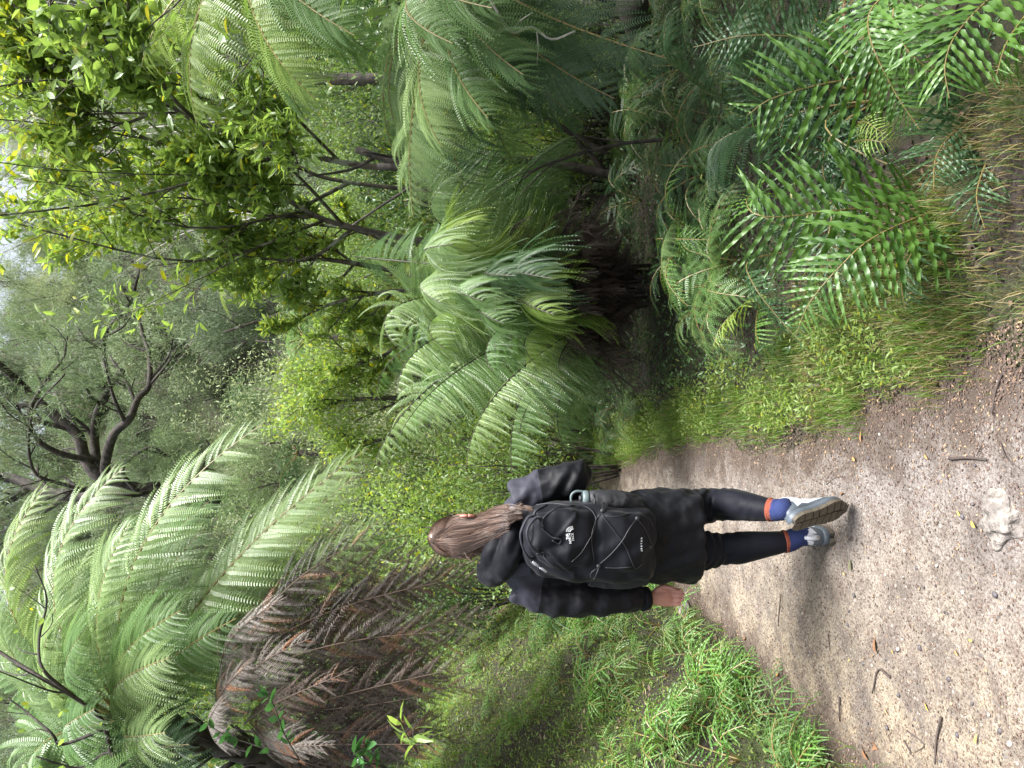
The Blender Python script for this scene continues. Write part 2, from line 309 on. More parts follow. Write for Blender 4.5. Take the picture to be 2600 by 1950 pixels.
# ------------------------------------------------------------------ leaf shapes
LEAF2 = (np.array([[0, 0, 0], [0.4, 0.2, 0.05], [1, 0, -0.08], [0.4, -0.2, 0.05]]), np.array([[0, 2, 1], [0, 3, 2]]))
def leaf_shape(w=0.17, curl=0.12, fold=0.04):
    v = [[0, 0, 0], [0.28, w, fold], [0.28, 0, 0.02], [0.28, -w, fold], [0.66, w * 0.85, fold - curl * 0.4], [0.66, 0, -curl * 0.4], [0.66, -w * 0.85, fold - curl * 0.4], [1, 0, -curl]]
    f = [[0, 2, 1], [0, 3, 2], [1, 2, 5], [1, 5, 4], [2, 3, 6], [2, 6, 5], [4, 5, 7], [5, 6, 7]]
    return np.array(v), np.array(f)
LEAF8 = leaf_shape(0.16, 0.15); LEAFN = leaf_shape(0.12, 0.2); LEAFR = leaf_shape(0.30, 0.1)
def sprig(nl=9, ll=0.28, w=0.05, seed=0):
    r = np.random.default_rng(seed); g_ = Geo()
    g_.add([[0, 0, 0], [1, 0.012, 0], [1, -0.012, 0], [0, 0, 0.01]], [[0, 1, 2], [3, 1, 2]])
    M = []
    for i in range(nl):
        t = 0.15 + 0.85 * i / nl; a = r.uniform(0, 6.28); d = norm([1.0, math.cos(a) * 0.9, math.sin(a) * 0.9]); M.append(frame([t, 0, 0], d, [0, math.sin(a), -math.cos(a)], ll, ll * w / 0.2, ll))
    g_.inst(LEAF2[0], LEAF2[1], np.array(M)); return np.vstack(g_.V), np.vstack(g_.F)
def frame(p, x, yh, sx=1, sy=1, sz=1):
    x = norm(x); y = np.asarray(yh, float) - x * np.dot(x, yh)
    if np.linalg.norm(y) < 1e-4: y = np.cross(x, [0.3, 0.5, 0.8])
    y = norm(y); z = np.cross(x, y); M = np.eye(4); M[:3, 0] = x * sx; M[:3, 1] = y * sy; M[:3, 2] = z * sz; M[:3, 3] = p; return M
def frames(Pn, D, Yh, S):
    """vectorised frame(): positions, directions, side hints, scales (n,) or (n,3)"""
    D = norm(D); Yv = Yh - D * np.sum(D * Yh, -1, keepdims=True); Yv = norm(Yv); Zv = np.cross(D, Yv)
    flip = np.sign(Zv[:, 2:3]); flip[flip == 0] = 1; Yv = Yv * flip; Zv = Zv * flip
    S = np.asarray(S, float); S = np.repeat(S[:, None], 3, 1) if S.ndim == 1 else S
    M = np.zeros((len(Pn), 4, 4)); M[:, :3, 0] = D * S[:, :1]; M[:, :3, 1] = Yv * S[:, 1:2]; M[:, :3, 2] = Zv * S[:, 2:3]; M[:, :3, 3] = Pn; M[:, 3, 3] = 1
    return M
def rdir(n, zmin=-1, zmax=1):
    a = rng.uniform(0, 2 * np.pi, n); z = rng.uniform(zmin, zmax, n); r = np.sqrt(np.maximum(0, 1 - z * z)); return np.stack([r * np.cos(a), r * np.sin(a), z], -1)
def bez(p0, p1, p2, n):
    t = np.linspace(0, 1, n)[:, None]; return (1 - t) ** 2 * p0 + 2 * t * (1 - t) * p1 + t * t * p2
def catmull(pts, k=6):
    pts = np.asarray(pts, float); q = np.vstack([2 * pts[0] - pts[1], pts, 2 * pts[-1] - pts[-2]]); out = []
    for i in range(1, len(q) - 2):
        for t in np.arange(k) / k:
            out.append(0.5 * ((2 * q[i]) + (-q[i - 1] + q[i + 1]) * t + (2 * q[i - 1] - 5 * q[i] + 4 * q[i + 1] - q[i + 2]) * t * t + (-q[i - 1] + 3 * q[i] - 3 * q[i + 1] + q[i + 2]) * t ** 3))
    out.append(pts[-1]); return np.array(out)

# ------------------------------------------------------------------ fern pieces
def pinna_tree(seed, n=24, droop=0.18, wid=0.15, curl=0.0, ragged=0.0, pw=.31):
    r = np.random.default_rng(seed); g_ = Geo()
    xs = np.linspace(0, 1, 7); zc = lambda t: .55 * droop * t - 1.55 * droop * t ** 2; yc = lambda t: 0.05 * math.sin(seed) * t * t
    rib = [[x, yc(x), zc(x)] for x in xs]; g_.tube(rib, np.linspace(0.009, 0.003, 7), 3, cap=False)
    for i in range(n):
        t = 0.03 + 0.95 * i / n; sp = 0.95 / n
        L_ = wid * (0.55 + 0.45 * min(1, t * 6)) * (1 - t ** 2.4) ** 0.8 + 0.012
        for s in (-1, 1):
            if r.random() < ragged: continue
            l = L_ * r.uniform(0.9, 1.08) * (1 - ragged * r.random()); a = 0.32 + 0.25 * t + r.normal(0, 0.03 + ragged * 0.3)
            b = np.array([t, yc(t), zc(t)]); d = np.array([math.sin(a), s * math.cos(a), -0.12 - curl * r.uniform(0.5, 1.3)])
            w = sp * pw; e = np.array([1, 0, -0.4 * droop])
            m_ = b + d * l * 0.55 + np.array([0, 0, 0.012 + 0.1 * curl * wid]); tip = b + d * l + np.array([0.01, 0, -0.02 - curl * 0.35 * l])
            g_.add([b - e * w * 0.8, b + e * w * 0.8, m_ + e * w * 0.75, m_ - e * w * 0.75, tip], [[0, 1, 2], [0, 2, 3], [3, 2, 4]] if s < 0 else [[0, 2, 1], [0, 3, 2], [3, 4, 2]], r.random())
    return g_
def pinna_strap(seed, n=18, droop=0.22, w=0.036, wave=0.020):
    r = np.random.default_rng(seed); ph = r.uniform(0, 6); xs = np.linspace(0, 1, n + 1); V = []
    for i, t in enumerate(xs):
        prof = min(1, 0.55 + t * 5) * (1 - t ** 4) ** 0.9 + 0.02
        z = -droop * t * t; wv = wave * math.sin(i * 1.9 + ph) * min(1, 4 * (1 - t) + .1); wv2 = wave * math.sin(i * 1.9 + ph + 2.4)
        e1 = w * prof * (1 + 0.22 * math.sin(i * 1.9 + ph)); e2 = w * prof * (1 + 0.22 * math.sin(i * 1.9 + ph + 2.4)); y0 = 0.05 * t * t
        V += [[t, y0 + e1, z + wv + 0.006], [t, y0, z - 0.006], [t, y0 - e2, z + wv2 + 0.006]]
    return Geo().grid(np.array(V), n + 1, 3, flip=True)
def as_mesh(gs, name, mat, smooth=False): return [g_.mesh(name, mat, smooth) for g_ in gs]
TREE_G = [pinna_tree(s, 28, d, 0.115) for s, d in ((1, 0.30), (2, 0.45), (3, 0.62))]
TREE_LO = [pinna_tree(s, 12, d, 0.14) for s, d in ((1, 0.12), (2, 0.28))]
DEAD_G = [pinna_tree(s, 22, d, 0.12, c, 0.12, .33) for s, d, c in ((4, 0.35, 0.7), (5, 0.5, 1.0), (6, 0.2, 0.5))]
STRAP_G = [pinna_strap(s, 16, d) for s, d in ((1, 0.2), (2, 0.35), (3, 0.5), (4, 0.28))]
_pm = {}
def pinna_meshes(kind, mat):
    k = (kind, mat)
    if k not in _pm:
        gs = {'tree': TREE_G, 'lo': TREE_LO, 'dead': DEAD_G, 'strap': STRAP_G}[kind]; _pm[k] = as_mesh(gs, 'pinna', MT[mat], kind == 'strap')
    return _pm[k]
def frond_layout(p0, p1, p2, L_, n, stipe=0.18, ang=0.5, droop=0.15, roll=0.0, kind='tree', wprof=None, jit=0.05, pts=None, face=None):
    """curve + matrices (world) of the pinnae"""
    p0, p1, p2 = map(lambda a: np.asarray(a, float), (p0, p1, p2)); K = 60
    c = bez(p0, p1, p2, K) if pts is None else catmull(pts, 10)
    K = len(c); seg = np.r_[0, np.cumsum(np.linalg.norm(np.diff(c, axis=0), axis=1))]; seg /= seg[-1]
    out = c[-1] - c[0]; out[2] = 0
    if np.linalg.norm(out) < 0.12: out = np.array([0.0, -1, 0])
    out = norm(out); Sd = np.cross(out, [0, 0, 1.0])         # to the right of the outward direction
    M = []; side = []
    for i in range(n):
        t = stipe + (1 - stipe) * ((i + 0.3) / n) ** 0.92; T = norm(np.array([np.interp(min(1, t + .02), seg, c[:, k]) - np.interp(t - .02, seg, c[:, k]) for k in range(3)]))
        p = np.array([np.interp(t, seg, c[:, k]) for k in range(3)])
        S = norm(Sd - T * np.dot(Sd, T)) if face is None else norm(np.cross(T, np.asarray(face, float)))
        Nn = np.cross(S, T)
        S2 = S * math.cos(roll) + Nn * math.sin(roll); N2 = np.cross(S2, T)
        q = (t - stipe) / (1 - stipe)
        prof = (0.62 + 0.38 * min(1, q * 3.5)) * (1 - q ** 2.2) ** 0.75 + 0.06 if wprof is None else wprof(q)
        for s in (-1, 1):
            if kind == 'tree' and random.random() < .035: continue
            a = ang + 0.35 * q + random.gauss(0, jit * 1.4)
            d = S2 * s * math.cos(a) + T * math.sin(a) + N2 * (0.12 + random.gauss(0, jit)); d = norm(d) * (1 - droop) + np.array([0, 0, -1.0]) * droop * random.uniform(0.7, 1.3)
            d = norm(d); l = L_ * prof * random.uniform(0.93, 1.05)
            y = norm(T - d * np.dot(T, d)) * (-s)             # keeps the pinna's upper face up
            z = np.cross(d, y)
            if np.dot(z, N2) < 0: y = -y; z = -z
            m_ = np.eye(4); m_[:3, 0] = d * l; m_[:3, 1] = y * l; m_[:3, 2] = z * l; m_[:3, 3] = p; M.append(m_)
    return c, seg, M
def add_frond(parent, base, p0, p1, p2, L_, n=26, kind='tree', mat='fern_mid', rmat='rachis', objects=False, rr=0.009, label=None, **kw):
    if kind in ('tree', 'dead') and L_ > .21: n = int(n * (.92 if kind == 'tree' else .74)); L_ *= 1.2
    c, seg, M = frond_layout(p0, p1, p2, L_, n, kind=kind, **kw); o0 = c[0]
    g_ = Geo().tube(c, np.interp(seg, [0, 0.2, 1], [rr * 1.5, rr, rr * 0.25]), 5, mi=1)
    if not objects:
        src = {'tree': TREE_G, 'lo': TREE_LO, 'dead': DEAD_G, 'strap': STRAP_G}[kind]
        idx = rng.integers(0, len(src), len(M)); MM = np.array(M)
        for k, s_ in enumerate(src):
            tv = np.vstack(s_.V); tf = np.vstack(s_.F); g_.inst(tv, tf, MM[idx == k])
    fo = g_.obj('frond', [MT[mat], MT[rmat]], parent, smooth=False, origin=o0, loc=o0 - base)
    if label: fo['label'] = label
    if objects:
        ms = pinna_meshes(kind, mat)
        for m_ in M:
            q = bpy.data.objects.new('pinna', random.choice(ms)); q.parent = fo
            m2 = m_.copy(); m2[:3, 3] -= o0; q.matrix_basis = Matrix(m2.tolist()); C.objects.link(q)
    return fo

# ------------------------------------------------------------------ woody plants
def branchy(g_, pts, r0, r1, depth, rs, tips, spread=0.6, nsub=4, sides=6, up=0.3, ratio=0.55, mi=0, wig=0.08, first=0.25, dense=False):
    c = catmull(pts, 4); n = len(c); L_ = np.linalg.norm(c[-1] - c[0])
    if depth < 3: c = c + np.cumsum(rs.normal(0, wig * L_ / n, (n, 3)), 0) * np.linspace(0, 1, n)[:, None]
    g_.tube(c, np.linspace(r0, r1, n), sides, rnd=rs.random(), mi=mi)
    if depth == 0:
        for q in (n - 1, int(n * .78), int(n * .55), int(n * .32)) if dense else (n - 1, n // 2): tips.append((c[q], norm(c[q] - c[q - 1])))
        return
    for i in range(nsub):
        t = first + (1 - first) * (i + rs.random()) / nsub; k = min(n - 2, int(t * (n - 1))); T = norm(c[k + 1] - c[k])
        a = rs.uniform(0, 6.28); pr = norm(np.cross(T, norm([math.cos(a), math.sin(a), 0.3]))); d = norm(T + pr * spread * rs.uniform(0.7, 1.5) + np.array([0, 0, up]))
        l = L_ * ratio * (1.15 - 0.6 * t) * rs.uniform(0.7, 1.2)
        mid = c[k] + d * l * 0.5 + rs.normal(0, 0.07 * l, 3); end = c[k] + d * l + np.array([0, 0, up * 0.25 * l])
        rr = np.interp(k, [0, n - 1], [r0, r1]) * 0.6
        branchy(g_, [c[k], mid, end], rr, rr * 0.4, depth - 1, rs, tips, spread, max(3, nsub - 1), max(3, sides - 2), up, ratio, mi, wig, 0.2, dense)
    tips.append((c[-1], norm(c[-1] - c[-2])))
def leaves_at(tips, rs, per=8, size=0.07, rad=0.08, up=0.3, var=0.3, whorl=False):
    Pn = np.repeat(np.array([t[0] for t in tips]), per, 0); D0 = np.repeat(np.array([t[1] for t in tips]), per, 0); n = len(Pn)
    Rn = rs.normal(0, 1, (n, 3)); 
    if whorl: Pn = Pn - D0 * rs.uniform(0, rad * 1.6, (n, 1)); D = norm(norm(Rn - D0 * np.sum(Rn * D0, -1, keepdims=True)) + D0 * rs.uniform(0.1, 1.3, (n, 1)) + np.array([0, 0, up * 0.5]))
    else: Pn = Pn + Rn * rad; D = norm(rs.normal(0, 0.8, (n, 3)) + D0 * 0.6 + np.array([0, 0, up]))
    return frames(Pn, D, rs.normal(0, 1, (n, 3)) * np.array([1, 1, 0.25]), size * rs.uniform(1 - var, 1 + var, n))
class Proto: pass
def proto_shrub(seed, h=2.0, rad=0.9, stems=6, per=9, size=0.06, leaf=LEAF8, mat='leaf_mid', bark='bark', depth=2, whorl=False, nsub=4, up=0.3, lrad=0.08, base_spread=0.15, sr=0.012):
    rs = np.random.default_rng(seed); g_ = Geo(); tips = []
    for k in range(stems):
        a = rs.uniform(0, 6.28); q = rs.uniform(0.2, 1.0); b = np.array([math.cos(a), math.sin(a), 0]); hh = h * rs.uniform(0.65, 1.0) * (1 - 0.25 * q)
        branchy(g_, [b * base_spread * q, b * rad * 0.45 * q + [0, 0, hh * 0.5], b * rad * q + [0, 0, hh]], sr * h * 0.7, sr * h * 0.25, depth, rs, tips, 0.8, nsub, 5, up, 0.5)
    M = leaves_at(tips, rs, per, size, lrad, 0.3, 0.35, whorl); l = Geo().inst(leaf[0], leaf[1], M, rs.random(len(M)))
    p = Proto(); p.stem = g_.mesh('stem', MT[bark], True); p.leaf = l.mesh('foliage', MT[mat]); p.n = len(M); return p
def place(p, loc, name, label, cat, group=None, s=1.0, rz=None, sz=None, tilt=0.0):
    e = empty(name, loc, label, cat, group); e.rotation_euler = (tilt, random.uniform(-.06, .06), random.uniform(0, 6.28) if rz is None else rz); e.scale = (s, s, sz or s)
    st = bpy.data.objects.new('stem' if name != 'forest_tree' else 'trunk', p.stem); st.parent = e; C.objects.link(st)
    lf = bpy.data.objects.new('foliage' if name != 'forest_tree' else 'crown', p.leaf); lf.parent = e; C.objects.link(lf); return e

# ------------------------------------------------------------------ far hillside trees
def hill_proto(seed, h, rad, mat, leaf=0.095, ncl=36, per=430, bark='bark', flat=0.7):
    rs = np.random.default_rng(seed); g_ = Geo(); tips = []
    for k in range(3):
        a = rs.uniform(0, 6.28); b = np.array([math.cos(a), math.sin(a), 0])
        branchy(g_, [[0, 0, -0.6], b * rad * 0.2 + [0, 0, h * 0.45], b * rad * 0.6 + [0, 0, h * 0.85]], 0.11, 0.03, 2, rs, tips, 0.8, 4, 5, 0.35, 0.5)
    l = Geo()
    for k in range(ncl):
        d = norm(rs.normal(0, 1, 3) + [0, 0, 0.45]); c = np.array([0, 0, h * 0.6]) + d * np.array([rad, rad, h * 0.42]) * rs.uniform(0.55, 1.0); cr = rad * rs.uniform(0.2, 0.42); shade = rs.random()
        q = norm(rs.normal(0, 1, (per, 3)) + [0, 0, 0.35]); Pn = c + q * np.array([1, 1, flat]) * cr * rs.uniform(0.55, 1.12, (per, 1))
        M = frames(Pn, q * 0.6 + rs.normal(0, 0.6, (per, 3)) + [0, 0, 0.25], rs.normal(0, 1, (per, 3)) * [1, 1, 0.3], leaf * rs.uniform(0.6, 1.3, per)); l.inst(LEAF2[0], LEAF2[1], M, np.clip(shade * 0.5 + rs.random(per) * 0.5 + (rs.random(per) > 0.97) * 0.5, 0, 1))
    p = Proto(); p.stem = g_.mesh('trunk', MT[bark], True); p.leaf = l.mesh('crown', MT[mat]); return p
def kan_proto(seed, h, rad, mat, bark='bark'):
    """feathery manuka-like tree: sprays of tiny leaves on upswept twigs"""
    rs = np.random.default_rng(seed); g_ = Geo(); tips = []
    for k in range(4):
        a = rs.uniform(0, 6.28); b = np.array([math.cos(a), math.sin(a), 0])
        branchy(g_, [[0, 0, -0.6], b * rad * 0.25 + [0, 0, h * 0.4], b * rad * 0.75 + [0, 0, h * 0.8]], 0.10, 0.03, 3, rs, tips, 0.75, 4, 5, 0.45, 0.5)
    sv, sf = sprig(8, 0.3, 0.06, seed); l = Geo(); M = leaves_at(tips, rs, 7, 0.42, 0.20, 0.9, 0.3); l.inst(sv, sf, M)
    p = Proto(); p.stem = g_.mesh('trunk', MT[bark], True); p.leaf = l.mesh('crown', MT[mat]); return p
HP = [hill_proto(11, 5.0, 2.3, 'hill_a'), hill_proto(12, 4.2, 2.0, 'hill_b'), hill_proto(13, 4.6, 2.4, 'hill_c'), hill_proto(14, 6.0, 2.1, 'hill_a', 0.085), kan_proto(15, 5.2, 2.0, 'kanuka'), kan_proto(16, 4.4, 1.8, 'hill_a'), hill_proto(17, 3.6, 1.9, 'hill_b', 0.08, 30, 420)]
hl = ['rounded grey-green tree', 'darker bushy tree', 'pale olive broad tree', 'tall grey-green tree', 'feathery upswept tree', 'small feathery tree', 'low dark bushy tree']
def hill_where(x, y):
    h = 'at the foot of' if y < 27 else 'low on' if y < 33 else 'high on' if y < 41 else 'on the skyline of'; q = x / y
    return h + ' the far hillside, ' + ('at the left' if q < -.3 else 'left of centre' if q < -.06 else 'right of centre' if q < .2 else 'at the right')
y = 20.5; cnt = 0
while y < 50:
    step = 2.5 + (y - 20) * 0.02; x = -0.55 * y - 2
    while x < 0.55 * y + 2:
        px, py = x + random.uniform(-.9, .9), y + random.uniform(-.9, .9); k = random.choices(range(7), [4, 3, 3, 2, 4, 3, 3])[0]; s = random.uniform(0.7, 1.15)
        if py > 24 or abs(px) < 14:
            place(HP[k], gp(px, py), 'forest_tree', hl[k] + ' ' + hill_where(px, py), 'tree', 'trees crowding the far hillside', s, sz=s * random.uniform(0.85, 1.2)); cnt += 1
        x += step
    y += step * 1.02
print('hill trees', cnt)
# ------------------------------------------------------------------ the old kanuka with its twisted dark limbs
def limb_tree(name, label, cat, base, limbs, sub, mat, leafmat_=None, depth=2, per=5, lsize=0.4, seed=5, leafg=None, spread=0.8, up=0.2, nsub=5, lrad=0.12, ratio=0.42, first=0.3, minr=0.004, whorl=False, branches_as_parts=True, lratio=None):
    rs = np.random.default_rng(seed); root = empty(name, base, label, cat); tips = []
    for i, (pts, r0, r1) in enumerate(limbs):
        g_ = Geo(); branchy(g_, pts, r0, r1, depth, rs, tips, spread, nsub, 7, up, ratio, wig=0.03, first=first)
        g_.obj('trunk' if i == 0 else 'branch', MT[mat], root, True, origin=base, loc=(0, 0, 0))
    if leafmat_:
        M = leaves_at(tips, rs, per, lsize, lrad, 0.5, 0.35, whorl); tv, tf = leafg; l = Geo().inst(tv, tf, M, rs.random(len(M)))
        l.obj('foliage', MT[leafmat_], root, False, origin=base, loc=(0, 0, 0))
    return root, tips
KY = 12.5
def K(*a): return [P(u, v, KY + (w[0] if w else 0)) for (u, v, *w) in a]
kb = P(690, 560, KY + 0.3)
limb_tree('kanuka_tree', 'old tree with twisted dark bare limbs forking above the pale tree fern', 'tree', kb, [
    (K((690, 560, .3), (700, 400, .2), (735, 262), (790, 215), (844, 200), (905, 130), (960, 70), (1026, 0, -.3), (1080, -90, -.5)), 0.12, 0.045),
    (K((735, 275), (760, 250, .2), (836, 240, .4), (899, 249, .3), (945, 270, .2), (979, 287), (1010, 312, -.3)), 0.085, 0.05),
    (K((745, 280), (764, 266, -.2), (844, 287, -.4), (887, 329, -.5), (940, 352, -.4), (971, 380, -.3), (1047, 382, -.2), (1100, 366), (1170, 350)), 0.085, 0.02),
    (K((979, 287), (1010, 270, .3), (1047, 262, .5), (1095, 265, .5), (1131, 287, .5), (1182, 329, .4), (1230, 345, .4), (1262, 354, .5)), 0.055, 0.02),
    (K((712, 400, .2), (690, 240, .5), (697, 127, .7), (730, 30, .9), (740, -60, 1)), 0.11, 0.08),
    (K((780, 240), (800, 150, -.3), (840, 90, -.5), (905, 75, -.4), (990, 120, -.2), (1040, 160), (1100, 172)), 0.05, 0.015),
    (K((700, 380), (690, 300, -.4), (720, 160, -.7), (760, 80, -.9), (900, 78, -1), (1000, 160, -1.1)), 0.04, 0.012),
    (K((680, 420), (640, 390, -.3), (720, 470, -.5), (780, 520, -.6), (830, 545, -.6)), 0.05, 0.012),
    (K((700, 350), (760, 310, -.4), (815, 380, -.5), (790, 430, -.4), (830, 480, -.4)), 0.04, 0.01),
    (K((700, 180, .5), (640, 90, .8), (600, 0, 1.0)), 0.06, 0.03),
], 5, 'bark_dark', 'kanuka', depth=2, per=2, lsize=0.36, seed=3, leafg=sprig(9, 0.26, 0.05, 2), spread=0.85, up=0.15, nsub=6, lrad=0.08, ratio=0.34)

# bare whitish shrubs between the bright trees and the hillside
for k, (uu, vv, Yd, n, hh) in enumerate([(1500, 640, 11.5, 5, 3.4), (1640, 560, 11.0, 6, 3.3), (1800, 500, 10.5, 5, 3.2), (1400, 620, 12.5, 4, 2.2)]):
    b = P(uu, vv, Yd); ls = []
    for j in range(n):
        e = b + np.array([random.uniform(-.9, .9), random.uniform(-.4, .4), hh * random.uniform(0.75, 1.0)])
        ls.append(([b + [random.uniform(-.1, .1), 0, -.6], b * 0.5 + e * 0.5 + np.array([random.uniform(-.3, .3), 0, 0]), e], 0.013, 0.004))
    limb_tree('bare_shrub', ['whitish bare-twigged shrub rising against the hillside, the leftmost tall one', 'whitish bare-twigged shrub in the middle behind the bright leafy tree', 'whitish bare-twigged shrub nearest the frame edge behind the bright leafy tree', 'short whitish bare shrub left of the taller bare ones'][k], 'shrub', b, ls, 3, 'bark_pale', None, depth=2, seed=20 + k, spread=0.6, up=0.5, nsub=6, ratio=0.45)

# ------------------------------------------------------------------ bright broad-leaved trees on the right
def leafy_tree(label, base, limbs, seed, per, size, mats, nobj=280, bark='bark', lrad=0.10, nsub=6, depth=2, spread=0.75, up=0.25, ratio=0.34, leafs=(LEAF8, LEAFN), whorl=True, name='leafy_tree', cat='tree', first=0.3, yellow_above=None, wig=0.03, trim=1.0):
    rs = np.random.default_rng(seed); root = empty(name, base, label, cat); tips = []
    for i, (pts, r0, r1) in enumerate(limbs):
        g_ = Geo(); branchy(g_, pts, r0, r1, depth, rs, tips, spread, nsub, 7, up, ratio, wig=wig, first=first, dense=True)
        g_.obj('trunk' if i == 0 else 'branch', MT[bark], root, True, origin=base, loc=(0, 0, 0))
    M = leaves_at(tips, rs, per, size, lrad, 0.4, 0.35, whorl)
    if trim < 1: M = M[rs.random(len(M)) < trim]
    if yellow_above is not None: isy = (M[:, 2, 3] > yellow_above) & (rs.random(len(M)) < 0.22)
    else: isy = rs.random(len(M)) < 0.06
    d = np.linalg.norm(M[:, :3, 3] - CAM, axis=1) + rs.random(len(M)) * 0.8; order = np.argsort(d)
    inv = (np.array([(P_ - CAM) @ UP / ((P_ - CAM) @ AX) for P_ in M[:, :3, 3]]) * F)
    hz = (M[:, 0, 3] / np.maximum(.1, (M[:, :3, 3] - CAM) @ AX)) * F
    vis = (np.abs(inv) < 1290) & (np.abs(hz) < 965)
    near = [i for i in order if vis[i]][:nobj]; rest = np.ones(len(M), bool); rest[near] = False
    gs = [Geo().inst(l[0], l[1], np.eye(4)[None], [rs.random()]).mesh('leaf', MT[m]) for l in leafs for m in mats[:1]]
    gy_ = Geo().inst(leafs[0][0], leafs[0][1], np.eye(4)[None], [.5]).mesh('leaf', MT[mats[-1]])
    for i in near:
        o = bpy.data.objects.new('leaf', gy_ if isy[i] else gs[i % len(gs)]); o.parent = root; m2 = M[i].copy(); m2[:3, 3] -= base; o.matrix_basis = Matrix(m2.tolist()); C.objects.link(o)
    l = Geo(); tv, tf = leafs[0]; a = rest & ~isy; b = rest & isy
    l.inst(tv, tf, M[a], rs.random(a.sum()), 0); l.inst(tv, tf, M[b], rs.random(b.sum()), 1)
    tag(l.obj('foliage', [MT[mats[0]], MT[mats[-1]]], root, False, origin=base, loc=(0, 0, 0)), kind='stuff'); return root
def Q(Y0, *a): return [P(u, v, Y0 + (w[0] if w else 0)) for (u, v, *w) in a]
TY = 7.0
leafy_tree('bright green leafy tree leaning right with one long dark trunk and yellow tips', P(1500, 1300, TY), [
    (Q(TY, (1500, 1300), (1520, 1050), (1532, 899), (1566, 751), (1638, 506), (1688, 422), (1752, 287), (1769, 194), (1780, 60)), 0.034, 0.012),
    (Q(TY, (1752, 287), (1820, 203), (1853, 164), (1950, 100)), 0.022, 0.008),
    (Q(TY, (1566, 751), (1520, 690), (1524, 600), (1515, 495, -.2)), 0.02, 0.006),
    (Q(TY, (1638, 506), (1700, 440, -.3), (1790, 380, -.4), (1880, 300, -.5)), 0.02, 0.006),
    (Q(TY, (1600, 620), (1700, 560, .4), (1800, 500, .5), (1900, 430, .6)), 0.02, 0.006),
    (Q(TY, (1688, 422), (1640, 330, .2), (1650, 250, .2), (1720, 130, .2)), 0.018, 0.005)], 31, 2, 0.11, ('leaf_bright', 'leaf_yellow'), nsub=7, depth=3, ratio=0.62, lrad=0.16, yellow_above=5.0, spread=0.9, wig=.02)
leafy_tree('bright green leafy tree with a lichen-grey trunk, left of the leaning one', P(1310, 1250, TY + .6), [
    (Q(TY + .6, (1310, 1250), (1350, 1000), (1372, 899), (1401, 802), (1465, 696), (1536, 591), (1579, 464), (1604, 359), (1676, 253)), 0.036, 0.010),
    (Q(TY + .6, (1401, 802), (1400, 700), (1420, 600), (1445, 490), (1450, 380)), 0.02, 0.006),
    (Q(TY + .6, (1372, 899), (1300, 800), (1290, 700), (1310, 560)), 0.02, 0.006),
    (Q(TY + .6, (1465, 696), (1450, 600, .3), (1490, 480, .4), (1440, 300, .5), (1440, 240, .5)), 0.018, 0.005),
    (Q(TY + .6, (1380, 870), (1480, 780, -.5), (1560, 700, -.7), (1640, 640, -.8)), 0.02, 0.006)], 32, 2, 0.11, ('leaf_bright', 'leaf_yellow'), nsub=7, depth=3, ratio=0.62, lrad=0.16, yellow_above=4.9, spread=0.9, wig=.02)
leafy_tree('slender leafy sapling with paired trunks between the two bright trees', P(1450, 1250, TY + 1.3), [
    (Q(TY + 1.3, (1450, 1250), (1486, 886), (1524, 759), (1600, 640), (1700, 560), (1820, 480)), 0.026, 0.008),
    (Q(TY + 1.3, (1486, 886), (1430, 780), (1360, 650), (1330, 560)), 0.025, 0.008)], 33, 3, 0.11, ('leaf_mid', 'leaf_bright'), nsub=8, ratio=0.3, lrad=0.1)
leafy_tree('leafy branches hanging in from the upper right corner, with broader yellowing leaves', P(2100, 700, 4.6), [
    (Q(4.6, (2150, 700), (2050, 400), (1960, 280), (1880, 240), (1800, 260)), 0.025, 0.006),
    (Q(4.6, (2050, 400), (1990, 330), (1900, 330), (1830, 350)), 0.012, 0.004),
    (Q(4.6, (2080, 500), (2000, 200), (1930, 120), (1860, 140)), 0.016, 0.004)], 34, 2, 0.085, ('leaf_bright', 'leaf_mid'), nsub=6, ratio=0.3, leafs=(LEAFR, LEAF8), nobj=200, trim=.5)
leafy_tree('bushy shrub of long bright leaves below the hillside, left of the grey trunk', P(1150, 1180, 9.0), [
    (Q(9, (1200, 1180), (1210, 1000), (1180, 850), (1120, 720)), 0.04, 0.01), (Q(9, (1230, 1180), (1280, 900), (1290, 780), (1260, 640)), 0.04, 0.01),
    (Q(9, (1180, 1180), (1100, 1050), (1040, 960), (1020, 850)), 0.03, 0.01), (Q(9, (1250, 1150), (1350, 950), (1380, 800), (1370, 700)), 0.03, 0.01)], 35, 5, 0.10, ('leaf_bright', 'leaf_yellow'), nsub=8, ratio=0.36, lrad=0.1, name='leafy_shrub', cat='shrub', nobj=120)
leafy_tree('yellow-green small-leaved bush standing behind the big central fern', P(920, 1200, 9.5), [
    (Q(9.5, (930, 1200), (940, 1000), (930, 850), (900, 760)), 0.04, 0.01), (Q(9.5, (960, 1200), (1010, 1000), (1020, 900), (1000, 800)), 0.03, 0.01),
    (Q(9.5, (900, 1200), (860, 1050), (830, 950), (850, 860)), 0.03, 0.01), (Q(9.5, (980, 1200), (1080, 1060), (1120, 980), (1130, 900)), 0.03, 0.01)], 36, 7, 0.062, ('leaf_bright', 'leaf_yellow'), nsub=9, ratio=0.38, lrad=0.1, name='leafy_shrub', cat='shrub', nobj=60, whorl=False)

